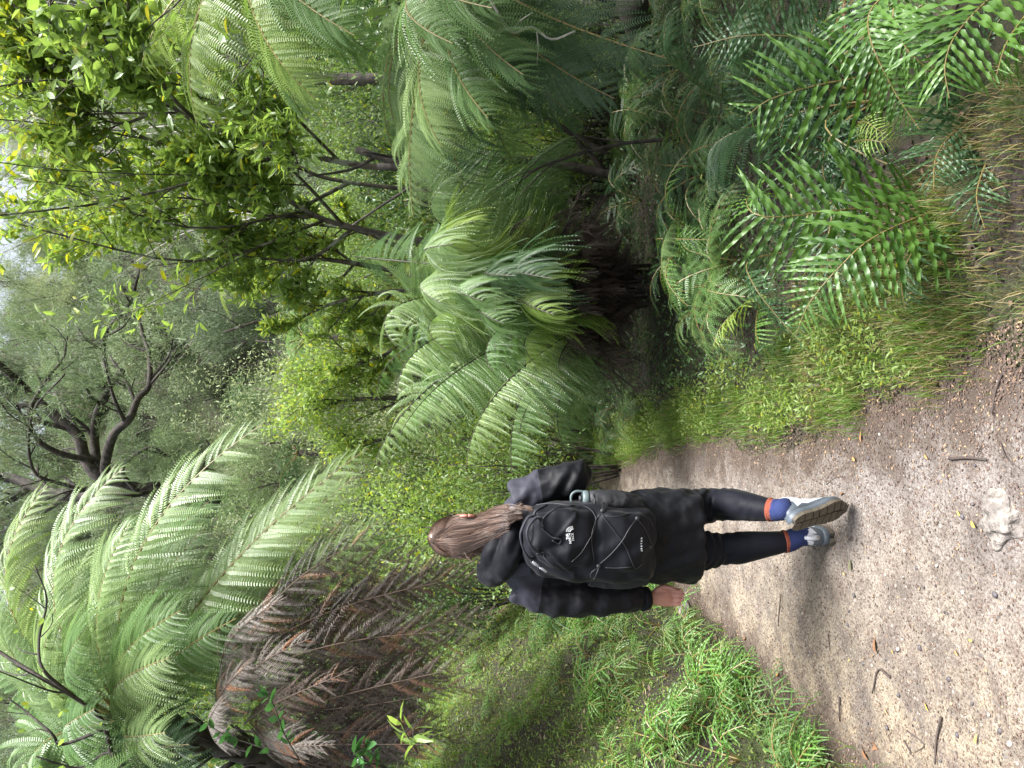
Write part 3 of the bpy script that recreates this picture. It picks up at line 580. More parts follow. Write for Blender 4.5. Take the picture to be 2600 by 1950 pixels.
# ------------------------------------------------------------------ shrub belt between path and hillside
SH = dict(
  small=proto_shrub(41, 2.2, 1.0, 7, 12, 0.052, LEAF8, 'leaf_mid', 'bark_dark', 2, False, 5, lrad=0.09),
  small2=proto_shrub(42, 2.0, 1.1, 7, 12, 0.05, LEAF8, 'leaf_bright', 'bark', 2, False, 5, lrad=0.09),
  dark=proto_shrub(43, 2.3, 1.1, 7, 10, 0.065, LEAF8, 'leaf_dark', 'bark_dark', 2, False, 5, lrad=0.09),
  round=proto_shrub(44, 1.5, 0.8, 6, 9, 0.04, LEAFR, 'leaf_mid', 'bark_dark', 2, False, 5, lrad=0.08),
  grey=proto_shrub(45, 2.4, 1.1, 7, 16, 0.045, LEAF2, 'hill_c', 'bark_dark', 2, False, 5, lrad=0.13),
  long=proto_shrub(46, 2.0, 0.9, 6, 8, 0.09, LEAFN, 'leaf_mid', 'bark_dark', 2, True, 5))
SH['tgrey'] = proto_shrub(51, 6.0, 2.2, 6, 13, 0.070, LEAF8, 'hill_c', 'bark_dark', 3, False, 5, lrad=0.16, sr=.006)
SH['tmid'] = proto_shrub(52, 6.0, 2.2, 6, 13, 0.075, LEAF8, 'leaf_mid', 'bark_dark', 3, False, 5, lrad=0.16, sr=.006)
SH['tdark'] = proto_shrub(53, 6.0, 2.0, 6, 12, 0.075, LEAF8, 'hill_b', 'bark_dark', 3, False, 5, lrad=0.16, sr=.006)
def shrub(kind, u, v, Y, label, group=None, s=1.0, top=None, sz=None):
    tall = top is not None and P(u, top, Y)[2] - float(gz(P(u, 0, Y)[0], Y)) > 3.6
    if tall: kind = {'grey': 'tgrey', 'dark': 'tdark'}.get(kind, 'tmid')
    p = P(u, v, Y); x = p[0]; b = gp(x, Y, -0.03)
    if top is not None: s = (P(u, top, Y)[2] - b[2]) / (6.2 if tall else 2.1)
    place(SH[kind], b, 'leafy_shrub', label + (('' if group is None else ', above the walker' if u < 700 else ', left of the central fern' if u < 1000 else ', over the central fern' if u < 1400 else ', behind the right fronds' if u < 1720 else ', at the right edge') + ('' if group is None else ', nearer' if Y < 8.5 else ', further back' if 10 < Y < 11.9 or Y > 15 else '')), 'shrub', group, s, sz=sz)
G1 = 'shrubs filling the gully behind the ferns'
for i, (k, u, Y, top) in enumerate([('grey', 640, 15.5, 560), ('grey', 860, 15, 520), ('grey', 1040, 16, 540), ('small', 1200, 15.5, 640), ('grey', 760, 13.5, 800), ('small', 1150, 13, 800), ('small2', 1300, 12.5, 720), ('grey', 980, 14, 700), ('small', 1450, 12, 700), ('small', 1620, 12, 640), ('dark', 1780, 11.5, 620), ('small', 1950, 11, 600), ('dark', 560, 14, 700)]):
    shrub(k, u, 0, Y, {'grey': 'silvery grey-green shrub below the far hillside', 'small': 'mid-green shrub below the far hillside', 'small2': 'bright yellow-green shrub below the far hillside', 'dark': 'dark green shrub below the far hillside'}[k], 'shrubs in the gully before the hillside', top=top)
for i, (k, u, Y, top) in enumerate([('small2', 800, 8.6, 1060), ('small', 700, 9.2, 1010), ('small2', 900, 9.8, 1080), ('small', 1010, 9, 1120), ('dark', 1120, 9.5, 1150), ('small2', 760, 10.5, 960), ('small', 1250, 9.6, 1120), ('small', 1400, 9.0, 1080), ('dark', 1520, 9.4, 1060), ('small', 1650, 8.6, 1050), ('dark', 1780, 8.2, 1030), ('small', 1900, 8.0, 1010), ('long', 1350, 11, 960), ('dark', 1600, 11, 930), ('small2', 1750, 10.6, 900), ('dark', 1900, 10.3, 880), ('dark', 2050, 8.6, 900), ('small', 1500, 10.2, 1180), ('small', 1300, 8.2, 1330), ('small2', 1440, 8.0, 1350), ('small', 1600, 7.7, 1330), ('small2', 1720, 7.4, 1350), ('small', 1850, 7.2, 1300), ('small2', 1380, 6.9, 1130), ('small', 1500, 6.7, 1200), ('small2', 1600, 6.6, 1150), ('small', 1700, 6.4, 1180), ('small2', 1820, 6.3, 1120), ('small', 1930, 6.0, 1130), ('long', 1680, 7.8, 980), ('long', 1850, 7.6, 940)]):
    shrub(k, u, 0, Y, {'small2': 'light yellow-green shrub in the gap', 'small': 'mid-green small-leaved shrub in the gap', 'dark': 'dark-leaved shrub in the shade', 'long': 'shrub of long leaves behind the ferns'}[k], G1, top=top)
for i, (k, u, Y, top, lb) in enumerate([('dark', 420, 7.6, 1040, 'dark leafy shrub on the bank left of the walker\'s head'), ('round', 500, 7.0, 1120, 'round-leaved shrub just left of the walker\'s shoulder'), ('small2', 640, 8.0, 980, 'light green shrub right behind the walker\'s head'), ('small', 760, 7.4, 1120, 'small-leaved shrub by the walker\'s right shoulder'), ('small2', 300, 8.6, 1000, 'pale shrub behind the brown dead fronds'), ('dark', 200, 8.2, 900, 'dark shrub deep behind the dead fronds at the left'), ('dark', 80, 7.8, 850, 'dark shrub at the left edge behind the dead fronds'), ('small2', 560, 9.5, 860, 'yellow-green shrub above the walker\'s head'), ('small', 430, 10.5, 800, 'green shrub further back above the bank'), ('dark', 60, 9.8, 500, 'tall dark shrub at the far left behind the tree fern'), ('small', 250, 10.4, 420, 'tall mid-green shrub behind the tree fern crown'), ('small2', 420, 11, 560, 'tall light shrub behind the tree fern fronds'), ('small', 100, 11.5, 150, 'tall green tree top behind the tree fern at the upper left')]):
    shrub(k, u, 0, Y, lb, None, top=top)

# ------------------------------------------------------------------ tree fern on the left bank
def fern(name, label, base, cat='fern', group=None): return empty(name, base, label, cat, group)
lb = gp(-3.1, 5.4, -0.1); crown = P(120, 330, 4.9)
tf = fern('tree_fern', 'large tree fern on the left bank, pale fronds over a skirt of brown dead ones', lb)
g_ = Geo(); tp = catmull([lb, lb * 0.5 + crown * 0.5 + [0.05, 0, 0], crown], 8); g_.tube(tp, np.linspace(0.10, 0.07, len(tp)), 10)
for k in range(160):
    t = random.random(); p = tp[int(t * (len(tp) - 1))]; a = random.uniform(0, 6.28); d = np.array([math.cos(a), math.sin(a), 0.8]); g_.tube([p + d * 0.06, p + d * [0.2, 0.2, 0.3]], [0.012, 0.006], 4)
g_.obj('trunk', MT['bark_dark'], tf, True, origin=lb, loc=(0, 0, 0))
def FA(p0, p1, p2, L_, **k):
    if k.get('kind', 'tree') == 'tree': k['droop'] = .14; k.setdefault('face', (.15, -.75, .65)); k.setdefault('ang', .58); L_ *= 1.06
    add_frond(tf, lb, P(*p0), P(*p1), P(*p2), L_, **k)
FA((130, 330, 4.9), (560, 190, 4.6), (872, 665, 4.5), .36, n=30, objects=True, mat='fern_pale', stipe=.2, droop=.22)
FA((130, 310, 4.9), (470, -40, 4.8), (760, 312, 4.8), .36, n=30, objects=True, mat='fern_pale', stipe=.2, droop=.25)
FA((130, 340, 4.9), (500, 480, 4.5), (812, 935, 4.5), .32, n=28, objects=True, mat='fern_pale', stipe=.2, droop=.25)
FA((130, 340, 5.0), (400, 440, 4.9), (735, 835, 5.0), .32, n=28, objects=True, mat='fern_pale', stipe=.2, droop=.2)
FA((120, 310, 5.0), (400, -160, 5.2), (715, 120, 5.2), .36, n=26, objects=True, mat='fern_lime', stipe=.2, droop=.25)
for p1, p2, L_, mt in [((420, 200, 5.6), (700, 560, 5.9), .34, 'fern_mid'), ((300, 560, 4.8), (640, 975, 4.9), .32, 'fern_pale'), ((420, 620, 5.2), (600, 1040, 5.3), .28, 'fern_mid'), ((420, 520, 4.9), (740, 900, 5.1), .32, 'fern_pale'), ((360, 160, 4.5), (620, 330, 4.4), .34, 'fern_pale'),
                       ((240, -60, 5.2), (520, -60, 5.3), .36, 'fern_mid'), ((100, 0, 5.0), (-100, 100, 4.6), .36, 'fern_mid'), ((30, 130, 4.6), (60, 480, 3.9), .34, 'fern_deep'), ((-60, 200, 5.4), (-300, 500, 5.4), .34, 'fern_mid'),
                       ((120, 0, 5.8), (260, 60, 6.8), .36, 'fern_mid'), ((260, 200, 4.3), (400, 460, 3.9), .32, 'fern_mid'), ((200, 100, 4.5), (330, 200, 3.9), .34, 'fern_mid'), ((0, 250, 4.3), (-60, 520, 3.8), .32, 'fern_deep'), ((350, 330, 5.6), (560, 760, 6.0), .32, 'fern_mid'), ((330, 80, 5.0), (560, 230, 5.6), .34, 'fern_pale'), ((330, 250, 4.6), (610, 520, 4.7), .34, 'fern_pale'), ((300, 330, 4.9), (560, 660, 5.2), .32, 'fern_pale'), ((420, 80, 5.2), (640, 380, 5.4), .34, 'fern_mid'), ((300, 430, 4.7), (520, 820, 4.8), .30, 'fern_pale'), ((160, 60, 4.6), (330, 120, 4.2), .36, 'fern_pale'), ((60, 60, 4.6), (150, 240, 3.9), .34, 'fern_mid'), ((200, 200, 4.4), (280, 430, 3.8), .30, 'fern_pale'), ((60, 240, 4.4), (90, 420, 3.8), .30, 'fern_pale'), ((240, 330, 4.4), (380, 600, 4.0), .28, 'fern_mid'), ((180, 20, 4.8), (420, -10, 4.6), .34, 'fern_pale'), ((-20, 100, 4.4), (-40, 300, 3.8), .32, 'fern_mid')]:
    FA((120, 330, 4.9), p1, p2, L_, n=28, mat=mt, stipe=.18, droop=.22)
DL = 'dead brown frond'
for k, (p0, p1, p2, L_, mt, ob) in enumerate([
    ((200, 560, 4.8), (420, 560, 4.6), (560, 1085, 4.7), .26, 'fern_dead', 1), ((200, 600, 4.8), (380, 640, 4.5), (470, 1110, 4.4), .27, 'fern_dead', 1), ((190, 620, 4.8), (330, 700, 4.3), (345, 1130, 4.2), .27, 'fern_dead', 1),
    ((180, 640, 4.8), (260, 800, 4.4), (330, 1230, 4.5), .24, 'fern_dead', 1), ((180, 600, 4.7), (300, 480, 4.1), (430, 720, 3.9), .22, 'fern_grey', 1), ((170, 640, 4.7), (240, 560, 4.0), (330, 790, 3.8), .22, 'fern_grey', 1),
    ((120, 560, 4.6), (180, 520, 4.0), (270, 640, 3.7), .20, 'fern_grey', 0), ((90, 600, 4.5), (70, 480, 3.9), (170, 560, 3.6), .20, 'fern_grey', 0), ((180, 660, 4.9), (260, 900, 4.6), (190, 1240, 4.4), .22, 'fern_dead', 0),
    ((160, 660, 4.8), (120, 800, 4.4), (200, 1150, 4.2), .24, 'fern_dead', 0), ((140, 660, 4.8), (60, 760, 4.3), (110, 1090, 4.2), .24, 'fern_dead', 0), ((220, 560, 5.0), (460, 600, 5.2), (640, 930, 5.3), .24, 'fern_dead', 0),
    ((240, 640, 5.0), (400, 740, 5.1), (520, 1180, 5.1), .22, 'fern_dead', 0), ((100, 640, 4.8), (0, 700, 4.4), (-40, 1050, 4.3), .24, 'fern_dead', 0), ((200, 700, 5.2), (330, 860, 5.4), (400, 1240, 5.4), .24, 'fern_dead', 0),
    ((150, 700, 5.2), (160, 900, 5.3), (60, 1190, 5.2), .24, 'fern_dead', 0), ((120, 650, 4.6), (40, 640, 3.9), (60, 850, 3.7), .2, 'fern_grey', 0), ((220, 620, 5.4), (420, 700, 5.8), (440, 1080, 5.9), .26, 'fern_dead', 0), ((170, 680, 5.3), (250, 900, 5.6), (280, 1150, 5.7), .26, 'fern_dead', 0),
    ((110, 620, 4.5), (150, 640, 3.9), (250, 900, 3.8), .2, 'fern_dead', 0), ((60, 700, 4.9), (-20, 860, 4.7), (140, 1130, 4.6), .24, 'fern_dead', 0), ((210, 640, 4.9), (420, 760, 4.8), (500, 1240, 4.9), .24, 'fern_dead', 0), ((200, 680, 4.8), (330, 880, 4.5), (400, 1290, 4.5), .22, 'fern_dead', 0), ((150, 760, 4.7), (200, 900, 4.2), (260, 1200, 4.1), .22, 'fern_dead', 0), ((60, 760, 4.6), (60, 900, 4.2), (60, 1130, 4.0), .22, 'fern_dead', 0), ((220, 700, 5.3), (420, 900, 5.5), (560, 1210, 5.6), .24, 'fern_dead', 0), ((240, 620, 4.6), (480, 640, 4.3), (600, 980, 4.4), .22, 'fern_dead', 0), ((240, 700, 5.8), (460, 860, 6.2), (480, 1240, 6.3), .26, 'fern_dead', 0), ((180, 680, 5.5), (120, 900, 5.9), (40, 1080, 5.9), .26, 'fern_dead', 0)]):
    FA(p0, p1, p2, L_, n=26, kind='dead', mat=mt, rmat='rachis_dead', objects=False if not ob else (k in (0, 4)), stipe=.14, droop=.34, rr=.005, jit=.14, face=(.2 * math.sin(k * 2.1), -.85, .5 + .3 * math.sin(k * 3.7)), label='pale grey withered frond' if mt == 'fern_grey' else DL)
# bare twigs crossing in front of the fronds at the upper left
twb = P(-60, 520, 4.0)
limb_tree('bare_branch_shrub', 'thin bare dark branches reaching across the tree fern at the upper left', 'shrub', twb, [
    (Q(4.0, (-60, 620), (-30, 330), (120, 260), (180, 190), (230, 110), (300, 0, .1), (330, -50, .1)), 0.013, 0.008),
    (Q(4.0, (180, 190), (250, 110, -.1), (330, 100), (430, 120), (520, 90)), 0.010, 0.003), (Q(4.0, (100, 265), (60, 160), (90, 130, -.1), (150, 60), (180, 20)), 0.010, 0.003),
    (Q(4.0, (-30, 330), (40, 280), (0, 200, .1), (30, 90)), 0.010, 0.004)], 2, 'bark_dark', 'leaf_bright', depth=1, per=1, lsize=0.03, seed=9, leafg=LEAFR, spread=0.7, up=0.3, nsub=4, ratio=0.3)

# ------------------------------------------------------------------ big fern clump beside the path (centre)
cb = gp(P(1225, 0, 5.6)[0], 5.6, -0.05); cf = fern('tree_fern', 'big low tree fern beside the path with arching bright fronds and black stalks', cb)
base = P(1215, 1640, 5.6)
g_ = Geo(); g_.ell(cb + [0, 0, 0.04], (0.15, 0.15, 0.12), nu=12, nv=8)
for k in range(70):
    a = random.uniform(0, 6.28); d = np.array([math.cos(a), math.sin(a), 0]); g_.tube([cb + d * 0.1 + [0, 0, 0.02], cb + d * 0.15 + [0, 0, random.uniform(.2, .4)]], [0.014, 0.007], 4)
g_.obj('trunk', MT['bark_dark'], cf, True, origin=cb, loc=(0, 0, 0))
def FC(p1, p2, L_, n=30, mat='fern_pale', p0=(1215, 1650, 5.6), rep=False, **k):
    if k.get('kind', 'tree') == 'tree':
        k['droop'] = .45; k.setdefault('face', (-.1, -.8, .9))
        if not rep:
            k2 = dict(k); k2['objects'] = False; u_ = random.uniform
            FC((p1[0] + u_(-60, 60), p1[1] + u_(0, 90), p1[2] + u_(-.3, .5)), (p2[0] + u_(-80, 80), p2[1] + u_(30, 150), p2[2] + u_(-.3, .5)), L_, n, random.choice([mat, 'fern_mid', 'fern_lime']), p0, True, **k2)
    else: L_ *= .8; mat = 'fern_dark_dead'
    rm_ = k.pop('rmat', 'rachis_dark'); add_frond(cf, cb, P(*p0) + rng.normal(0, .05, 3), P(*p1), P(*p2), L_, n=n, mat=mat, rmat=rm_, **k)
FC((1080, 1060, 5.2), (775, 952, 5.0), .36, 32, objects=True, stipe=.36, droop=.42)
FC((1020, 1190, 4.9), (765, 1185, 4.6), .30, 30, objects=True, stipe=.36, droop=.4)
FC((1180, 1000, 5.2), (950, 1010, 4.9), .36, 30, objects=True, stipe=.38, droop=.45)
FC((1290, 900, 5.2), (1180, 1120, 4.2), .40, 30, objects=True, stipe=.40, droop=.42)
FC((1300, 880, 5.0), (1330, 1150, 4.1), .40, 30, objects=False, stipe=.40, droop=.42)
FC((1360, 900, 5.2), (1500, 1160, 4.6), .38, 30, stipe=.4, droop=.42)
FC((1240, 850, 5.4), (1080, 1000, 4.9), .38, 30, stipe=.4, droop=.4)
FC((1300, 860, 5.9), (1300, 900, 6.8), .38, 30, stipe=.4, droop=.3, mat='fern_mid')
FC((1400, 950, 5.8), (1600, 1100, 6.0), .38, 30, stipe=.4, droop=.4, mat='fern_mid')
FC((1400, 1050, 5.4), (1600, 1300, 5.0), .34, 28, stipe=.4, droop=.4, mat='fern_mid')
FC((1150, 950, 6.0), (950, 960, 6.4), .36, 28, stipe=.4, droop=.4, mat='fern_mid')
FC((1060, 1130, 5.6), (860, 1090, 5.6), .32, 28, stipe=.38, droop=.42)
FC((1000, 1330, 5.0), (850, 1320, 4.7), .26, 26, stipe=.38, droop=.4, mat='fern_mid')
FC((1150, 1150, 4.8), (1010, 1250, 4.3), .32, 28, stipe=.4, droop=.45, mat='fern_mid')
FC((1200, 1050, 4.8), (1130, 1280, 4.1), .34, 28, stipe=.4, droop=.45, mat='fern_mid')
FC((1260, 1040, 4.7), (1250, 1310, 4.0), .34, 28, stipe=.42, droop=.45, mat='fern_deep')
for k in range(34):
    a = random.uniform(0, 6.28); d = np.array([math.cos(a), math.sin(a), 0]); l = random.uniform(.5, 1.1); st = Geo(); c = bez(cb + d * .06, cb + d * l * .2 + [0, 0, l * .8], cb + d * l * .55 + [0, 0, l * random.uniform(.9, 1.3)], 8)
    st.tube(c, np.linspace(.011, .005, 8), 5); st.obj('stalk', MT['rachis_dark'], cf, True, origin=cb, loc=(0, 0, 0))
for k in range(40):
    uu = random.uniform(940, 1480); vt = random.uniform(1330, 1480); FC(((uu + 1215) / 2 + random.uniform(-40, 40), vt - 60, random.uniform(4.9, 5.9)), (uu, vt + random.uniform(40, 190), random.uniform(4.6, 5.9)), random.uniform(.2, .28), 24, kind='dead', stipe=.22, droop=.35, jit=.16, face=(random.uniform(-.4, .4), -.8, .4), label='dark dead frond in the skirt')
for p1, p2, L_ in [((1250, 1180, 5.0), (1180, 1330, 4.5), .24), ((1330, 1150, 5.0), (1400, 1350, 4.6), .24), ((1050, 1300, 5.2), (960, 1400, 5.0), .22), ((1150, 1200, 5.2), (1240, 1180, 4.5), .26), ((1200, 1180, 4.8), (1290, 1260, 4.5), .24), ((1100, 1400, 5.1), (1010, 1420, 4.8), .22), ((1120, 1330, 5.0), (1060, 1480, 4.7), .22), ((1350, 1200, 5.1), (1430, 1480, 4.9), .24), ((1300, 1250, 4.9), (1360, 1480, 4.7), .24), ((1180, 1350, 4.8), (1150, 1530, 4.5), .22), ((1400, 1300, 5.4), (1560, 1420, 5.3), .24), ((1240, 1350, 4.9), (1260, 1520, 4.6), .22), ((1330, 1350, 4.9), (1330, 1560, 4.8), .22), ((1080, 1450, 5.0), (1100, 1560, 4.7), .2)]:
    FC(p1, p2, L_, 24, kind='dead', mat='fern_dead', rmat='rachis_dark', stipe=.3, droop=.5, jit=.14, label='dead brown frond hanging in the shade')

# ------------------------------------------------------------------ tree fern leaning in from the right edge
rb = gp(2.35, 4.3, -0.1); rf = fern('tree_fern', 'tree fern leaning in from the right edge with long combed fronds at head height', rb)
rc = P(2040, 1190, 4.2)
g_ = Geo(); tp = catmull([rb, rb * .5 + rc * .5, rc], 6); g_.tube(tp, np.linspace(.11, .08, len(tp)), 9); g_.obj('trunk', MT['bark_dark'], rf, True, origin=rb, loc=(0, 0, 0))
def FR(p1, p2, L_, n=28, mat='fern_mid', p0=(2030, 1180, 4.2), **k):
    k.pop('roll', None); k['face'] = (-.15, -.85, .65)
    add_frond(rf, rb, P(*p0), P(*p1), P(*p2), L_, n=n, mat=mat, **k)
FR((1740, 1000, 4.2), (1400, 1050, 4.5), .36, 30, objects=True, stipe=.12, droop=.3, mat='fern_pale')
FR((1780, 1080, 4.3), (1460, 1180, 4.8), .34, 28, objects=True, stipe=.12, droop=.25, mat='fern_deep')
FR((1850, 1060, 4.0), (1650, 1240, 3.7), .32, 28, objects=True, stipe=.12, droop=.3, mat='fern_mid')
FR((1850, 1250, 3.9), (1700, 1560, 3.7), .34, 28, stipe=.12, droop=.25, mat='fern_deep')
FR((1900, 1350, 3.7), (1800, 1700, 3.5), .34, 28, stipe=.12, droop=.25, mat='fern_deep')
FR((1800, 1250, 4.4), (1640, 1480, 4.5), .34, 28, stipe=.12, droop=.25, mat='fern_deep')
FR((1850, 900, 4.8), (1560, 1000, 5.2), .34, 28, stipe=.12, droop=.3, mat='fern_mid')
FR((1950, 900, 3.8), (1840, 1150, 3.3), .34, 28, stipe=.12, droop=.35, mat='fern_mid')
for a_, b_, m_ in (((1700, 930, 4.7), (1480, 1090, 5.0), 'fern_pale'), ((1880, 940, 4.4), (1640, 1000, 4.7), 'fern_pale'), ((1800, 980, 4.0), (1580, 1120, 4.0), 'fern_pale'), ((1900, 1120, 3.7), (1760, 1330, 3.4), 'fern_mid'), ((1760, 1180, 4.5), (1540, 1300, 4.8), 'fern_mid'), ((1980, 1000, 3.4), (1930, 1250, 3.0), 'fern_mid')):
    FR(a_, b_, .36, 28, stipe=.12, droop=.35, mat=m_)
ub = gp(2.9, 4.9, -0.1); uf = fern('tree_fern', 'tall tree fern beyond the right edge, its yellow-green fronds sweeping in high up', ub)
uc = P(2130, 620, 4.7)
g_ = Geo(); tp = catmull([ub, ub * .5 + uc * .5, uc], 6); g_.tube(tp, np.linspace(.12, .08, len(tp)), 9); g_.obj('trunk', MT['bark_dark'], uf, True, origin=ub, loc=(0, 0, 0))
def FU(p1, p2, L_, n=28, mat='fern_lime', p0=(2130, 620, 4.7), **k):
    k['face'] = (-.15, -.8, .6)
    add_frond(uf, ub, P(*p0), P(*p1), P(*p2), L_, n=n, mat=mat, **k)
FU((1900, 430, 4.5), (1640, 500, 4.6), .40, 30, objects=True, stipe=.12, droop=.3)
FU((1880, 590, 4.3), (1700, 800, 4.3), .40, 30, objects=True, stipe=.12, droop=.3)
FU((1850, 640, 4.8), (1640, 780, 5.2), .36, 28, stipe=.12, droop=.3, mat='fern_mid')
FU((2000, 650, 4.1), (1860, 900, 3.9), .36, 28, stipe=.12, droop=.3, mat='fern_mid')
FU((1950, 700, 4.9), (1800, 980, 5.2), .36, 28, stipe=.12, droop=.3, mat='fern_mid')
FU((1930, 380, 5.2), (1780, 360, 5.8), .38, 28, stipe=.12, droop=.3, mat='fern_lime')

SH['tall'] = proto_shrub(48, 4.2, 1.4, 5, 10, 0.085, LEAF8, 'leaf_mid', 'bark_dark', 2, False, 6, lrad=0.14)
for x_, y_, h_, lb_ in [(3.4, 2.9, 1.0, 'tall leafy tree right of the near ferns, second from the camera'), (3.3, 3.7, 1.05, 'tall leafy tree beyond the right edge beside the combed tree fern'), (4.3, 5.2, 1.1, 'tall leafy tree far right behind the combed tree fern'), (4.2, 2.2, 1.15, 'tall leafy tree deep in the bush on the right'), (4.6, 6.8, 1.1, 'tall leafy tree at the right end of the shaded hollow')]:
    place(SH['tall'], gp(x_, y_), 'leafy_tree', lb_, 'tree', None, h_)
# small far tree ferns in the gully
for k, (u, v, Y, s, lb2) in enumerate([(1310, 600, 15.5, 1.0, 'small distant tree fern light green on the slope below the bare shrubs'), (800, 760, 14.5, .9, 'dark distant tree fern in the gap above the yellow-green bush'), (1340, 1560, 7.6, .7, 'fern in the dim hollow behind the black stalks'), (1560, 1440, 7.4, .8, 'pale fern in the hollow under the right fronds'), (1750, 740, 9.5, 1.0, 'fern crown half hidden between the bright tree and the high fronds'), (1090, 780, 10.5, .7, 'fern crown above the middle of the big central fern')]):
    c = P(u, v, Y); b = np.array([c[0], Y, float(gz(c[0], Y))]); f = fern('tree_fern', lb2, b)
    g_ = Geo().tube([b + [0, 0, -.1], (b + c) / 2 + [.03, 0, 0], c], [.09 * s, .08 * s, .07 * s], 7); g_.obj('trunk', MT['bark_dark'], f, True, origin=b, loc=(0, 0, 0))
    for j in range(11):
        a = j / 11 * 6.28 + random.uniform(-.2, .2); d = np.array([math.cos(a), math.sin(a), 0]); l = 1.25 * s * random.uniform(.85, 1.15)
        add_frond(f, b, c, c + d * l * .5 + [0, 0, .55 * s], c + d * l + [0, 0, random.uniform(-.3, .1) * s], .3 * s, 18, kind='lo', mat=['fern_lime', 'fern_deep', 'fern_deep', 'fern_pale', 'fern_mid', 'fern_mid'][k], stipe=.12, droop=.2)

# ------------------------------------------------------------------ dark stems and fallen log in the right understory
def stem_thing(name, label, cat, pts, r0, r1, mat='bark_dark', group=None, depth=0, nsub=3, seed=1, sides=8, ratio=.4):
    b = np.array(pts[0]); o = empty(name, b, label, cat, group); g_ = Geo(); branchy(g_, pts, r0, r1, depth, np.random.default_rng(seed), [], .6, nsub, sides, .3, ratio, wig=.03)
    g_.obj('trunk' if cat == 'tree' else 'wood', MT[mat], o, True, origin=b, loc=(0, 0, 0))
stem_thing('fallen_log', 'dark fallen log slanting through the shaded hollow at the right', 'log', Q(5.6, (1950, 1600, -.9), (1800, 1660, -.5), (1700, 1740, -.2), (1560, 1830, 0), (1500, 1860)), .10, .07)
stem_thing('dark_stemmed_tree', 'dark upright trunk behind the central fern, the thicker of the pair', 'tree', Q(6.6, (1420, 1790), (1430, 1600), (1460, 1400), (1470, 1250), (1500, 1100), (1560, 900)), .055, .03, depth=1, seed=4)
stem_thing('dark_stemmed_tree', 'thin dark trunk right of the thicker one behind the central fern', 'tree', Q(6.2, (1480, 1800), (1500, 1600), (1540, 1380), (1545, 1250), (1530, 1100), (1540, 950)), .045, .025, depth=1, seed=5)
stem_thing('dark_branch', 'thin black branch slanting across the shaded right hollow', 'branch', Q(4.6, (1600, 1740), (1580, 1550), (1530, 1380), (1500, 1330)), .013, .006, depth=1, seed=6)
stem_thing('dark_branch', 'black forked branch rising steeply to the right fronds', 'branch', Q(4.7, (1560, 1540), (1640, 1410), (1710, 1290), (1740, 1250)), .013, .006, depth=1, seed=7)
stem_thing('pale_branch', 'crooked lichen-pale branch among the right fronds', 'branch', Q(3.6, (2000, 1220), (1920, 1262), (1868, 1300), (1880, 1350), (1850, 1400), (1868, 1460)), .008, .005, 'bark_pale', depth=1, seed=8, nsub=2)
stem_thing('orange_stalk', 'straight orange-brown stalk at the right edge', 'branch', Q(2.6, (1990, 2142), (1900, 2145), (1845, 2150)), .009, .006, 'rachis_orange' if 'rachis_orange' in MT else 'rachis')
for k, (pp, r) in enumerate([(Q(7.5, (1650, 1760), (1660, 1500), (1700, 1300), (1690, 1100)), .03), (Q(7.8, (1760, 1760), (1730, 1550), (1740, 1350)), .025), (Q(7.0, (1350, 1760), (1380, 1500), (1400, 1250), (1440, 1050)), .03), (Q(8.2, (1560, 1700), (1590, 1500), (1600, 1250)), .03), (Q(7.2, (1900, 1780), (1880, 1500), (1850, 1250)), .035)]):
    stem_thing('slender_tree', ['slender dark trunk in the right hollow, fourth back', 'slender trunk standing far right of the hollow', 'slender dark trunk just right of the big fern', 'slender trunk deep in the middle of the hollow', 'slender trunk at the hollow\'s right end'][k], 'tree', pp, r, r * .6, seed=50 + k, depth=1)
# ------------------------------------------------------------------ foreground ferns with wavy straps
def fern_plant(name, label, base, fronds, mat='fern_gloss', cat='fern', group=None):
    f = fern(name, label, base, cat, group)
    for d in fronds:
        d = dict(d); p0 = d.pop('p0', None); p1 = P(*d.pop('p1')) if 'p1' in d else None; p2 = P(*d.pop('p2')) if 'p2' in d else None
        pts = [P(*q) for q in d.pop('pts')] if 'pts' in d else None
        p0 = P(*p0) if p0 else (base + [0, 0, .03])
        if pts is not None: p0, p1, p2 = pts[0], pts[1], pts[-1]
        add_frond(f, base, p0, p1, p2, (lambda l: l * (1.22 if d.get('kind', 'strap') == 'strap' and l > .085 else 1))(d.pop('L')), kind=d.pop('kind', 'strap'), mat=d.pop('mat', mat), rmat=d.pop('rmat', 'rachis'), rr=d.pop('rr', .0035), pts=pts, **d)
    return f
b1 = G(1450, 2440)
fern_plant('fern_plant', 'glossy dark green fern arching over itself beside the path, its wavy leaflets fanned both ways', b1, [
    dict(pts=[(1450, 2440, 2.3), (1432, 2300, 2.25), (1418, 2143, 2.2), (1400, 1985, 2.2), (1408, 1915, 2.22), (1440, 1896, 2.3), (1470, 1920, 2.4)], L=.19, n=28, objects=True, stipe=.14, droop=.12, face=(-.1, -.85, .5), jit=.06),
    dict(pts=[(1450, 2440, 2.3), (1427, 2400, 2.2), (1351, 2225, 2.1), (1270, 2130, 2.1), (1180, 2055, 2.15), (1098, 2020, 2.2)], L=.185, n=25, objects=True, stipe=.10, droop=.12, jit=.07, face=(-.1, -.7, .7)),
    dict(pts=[(1450, 2440, 2.3), (1330, 2330, 2.2), (1240, 2290, 2.2), (1160, 2300, 2.2)], L=.12, n=20, stipe=.2, droop=.25, mat='fern_deep'),
    dict(pts=[(1450, 2440, 2.3), (1520, 2330, 2.3), (1600, 2300, 2.4)], L=.12, n=18, stipe=.2, droop=.2, mat='fern_deep')])
b2 = G(1800, 2330)
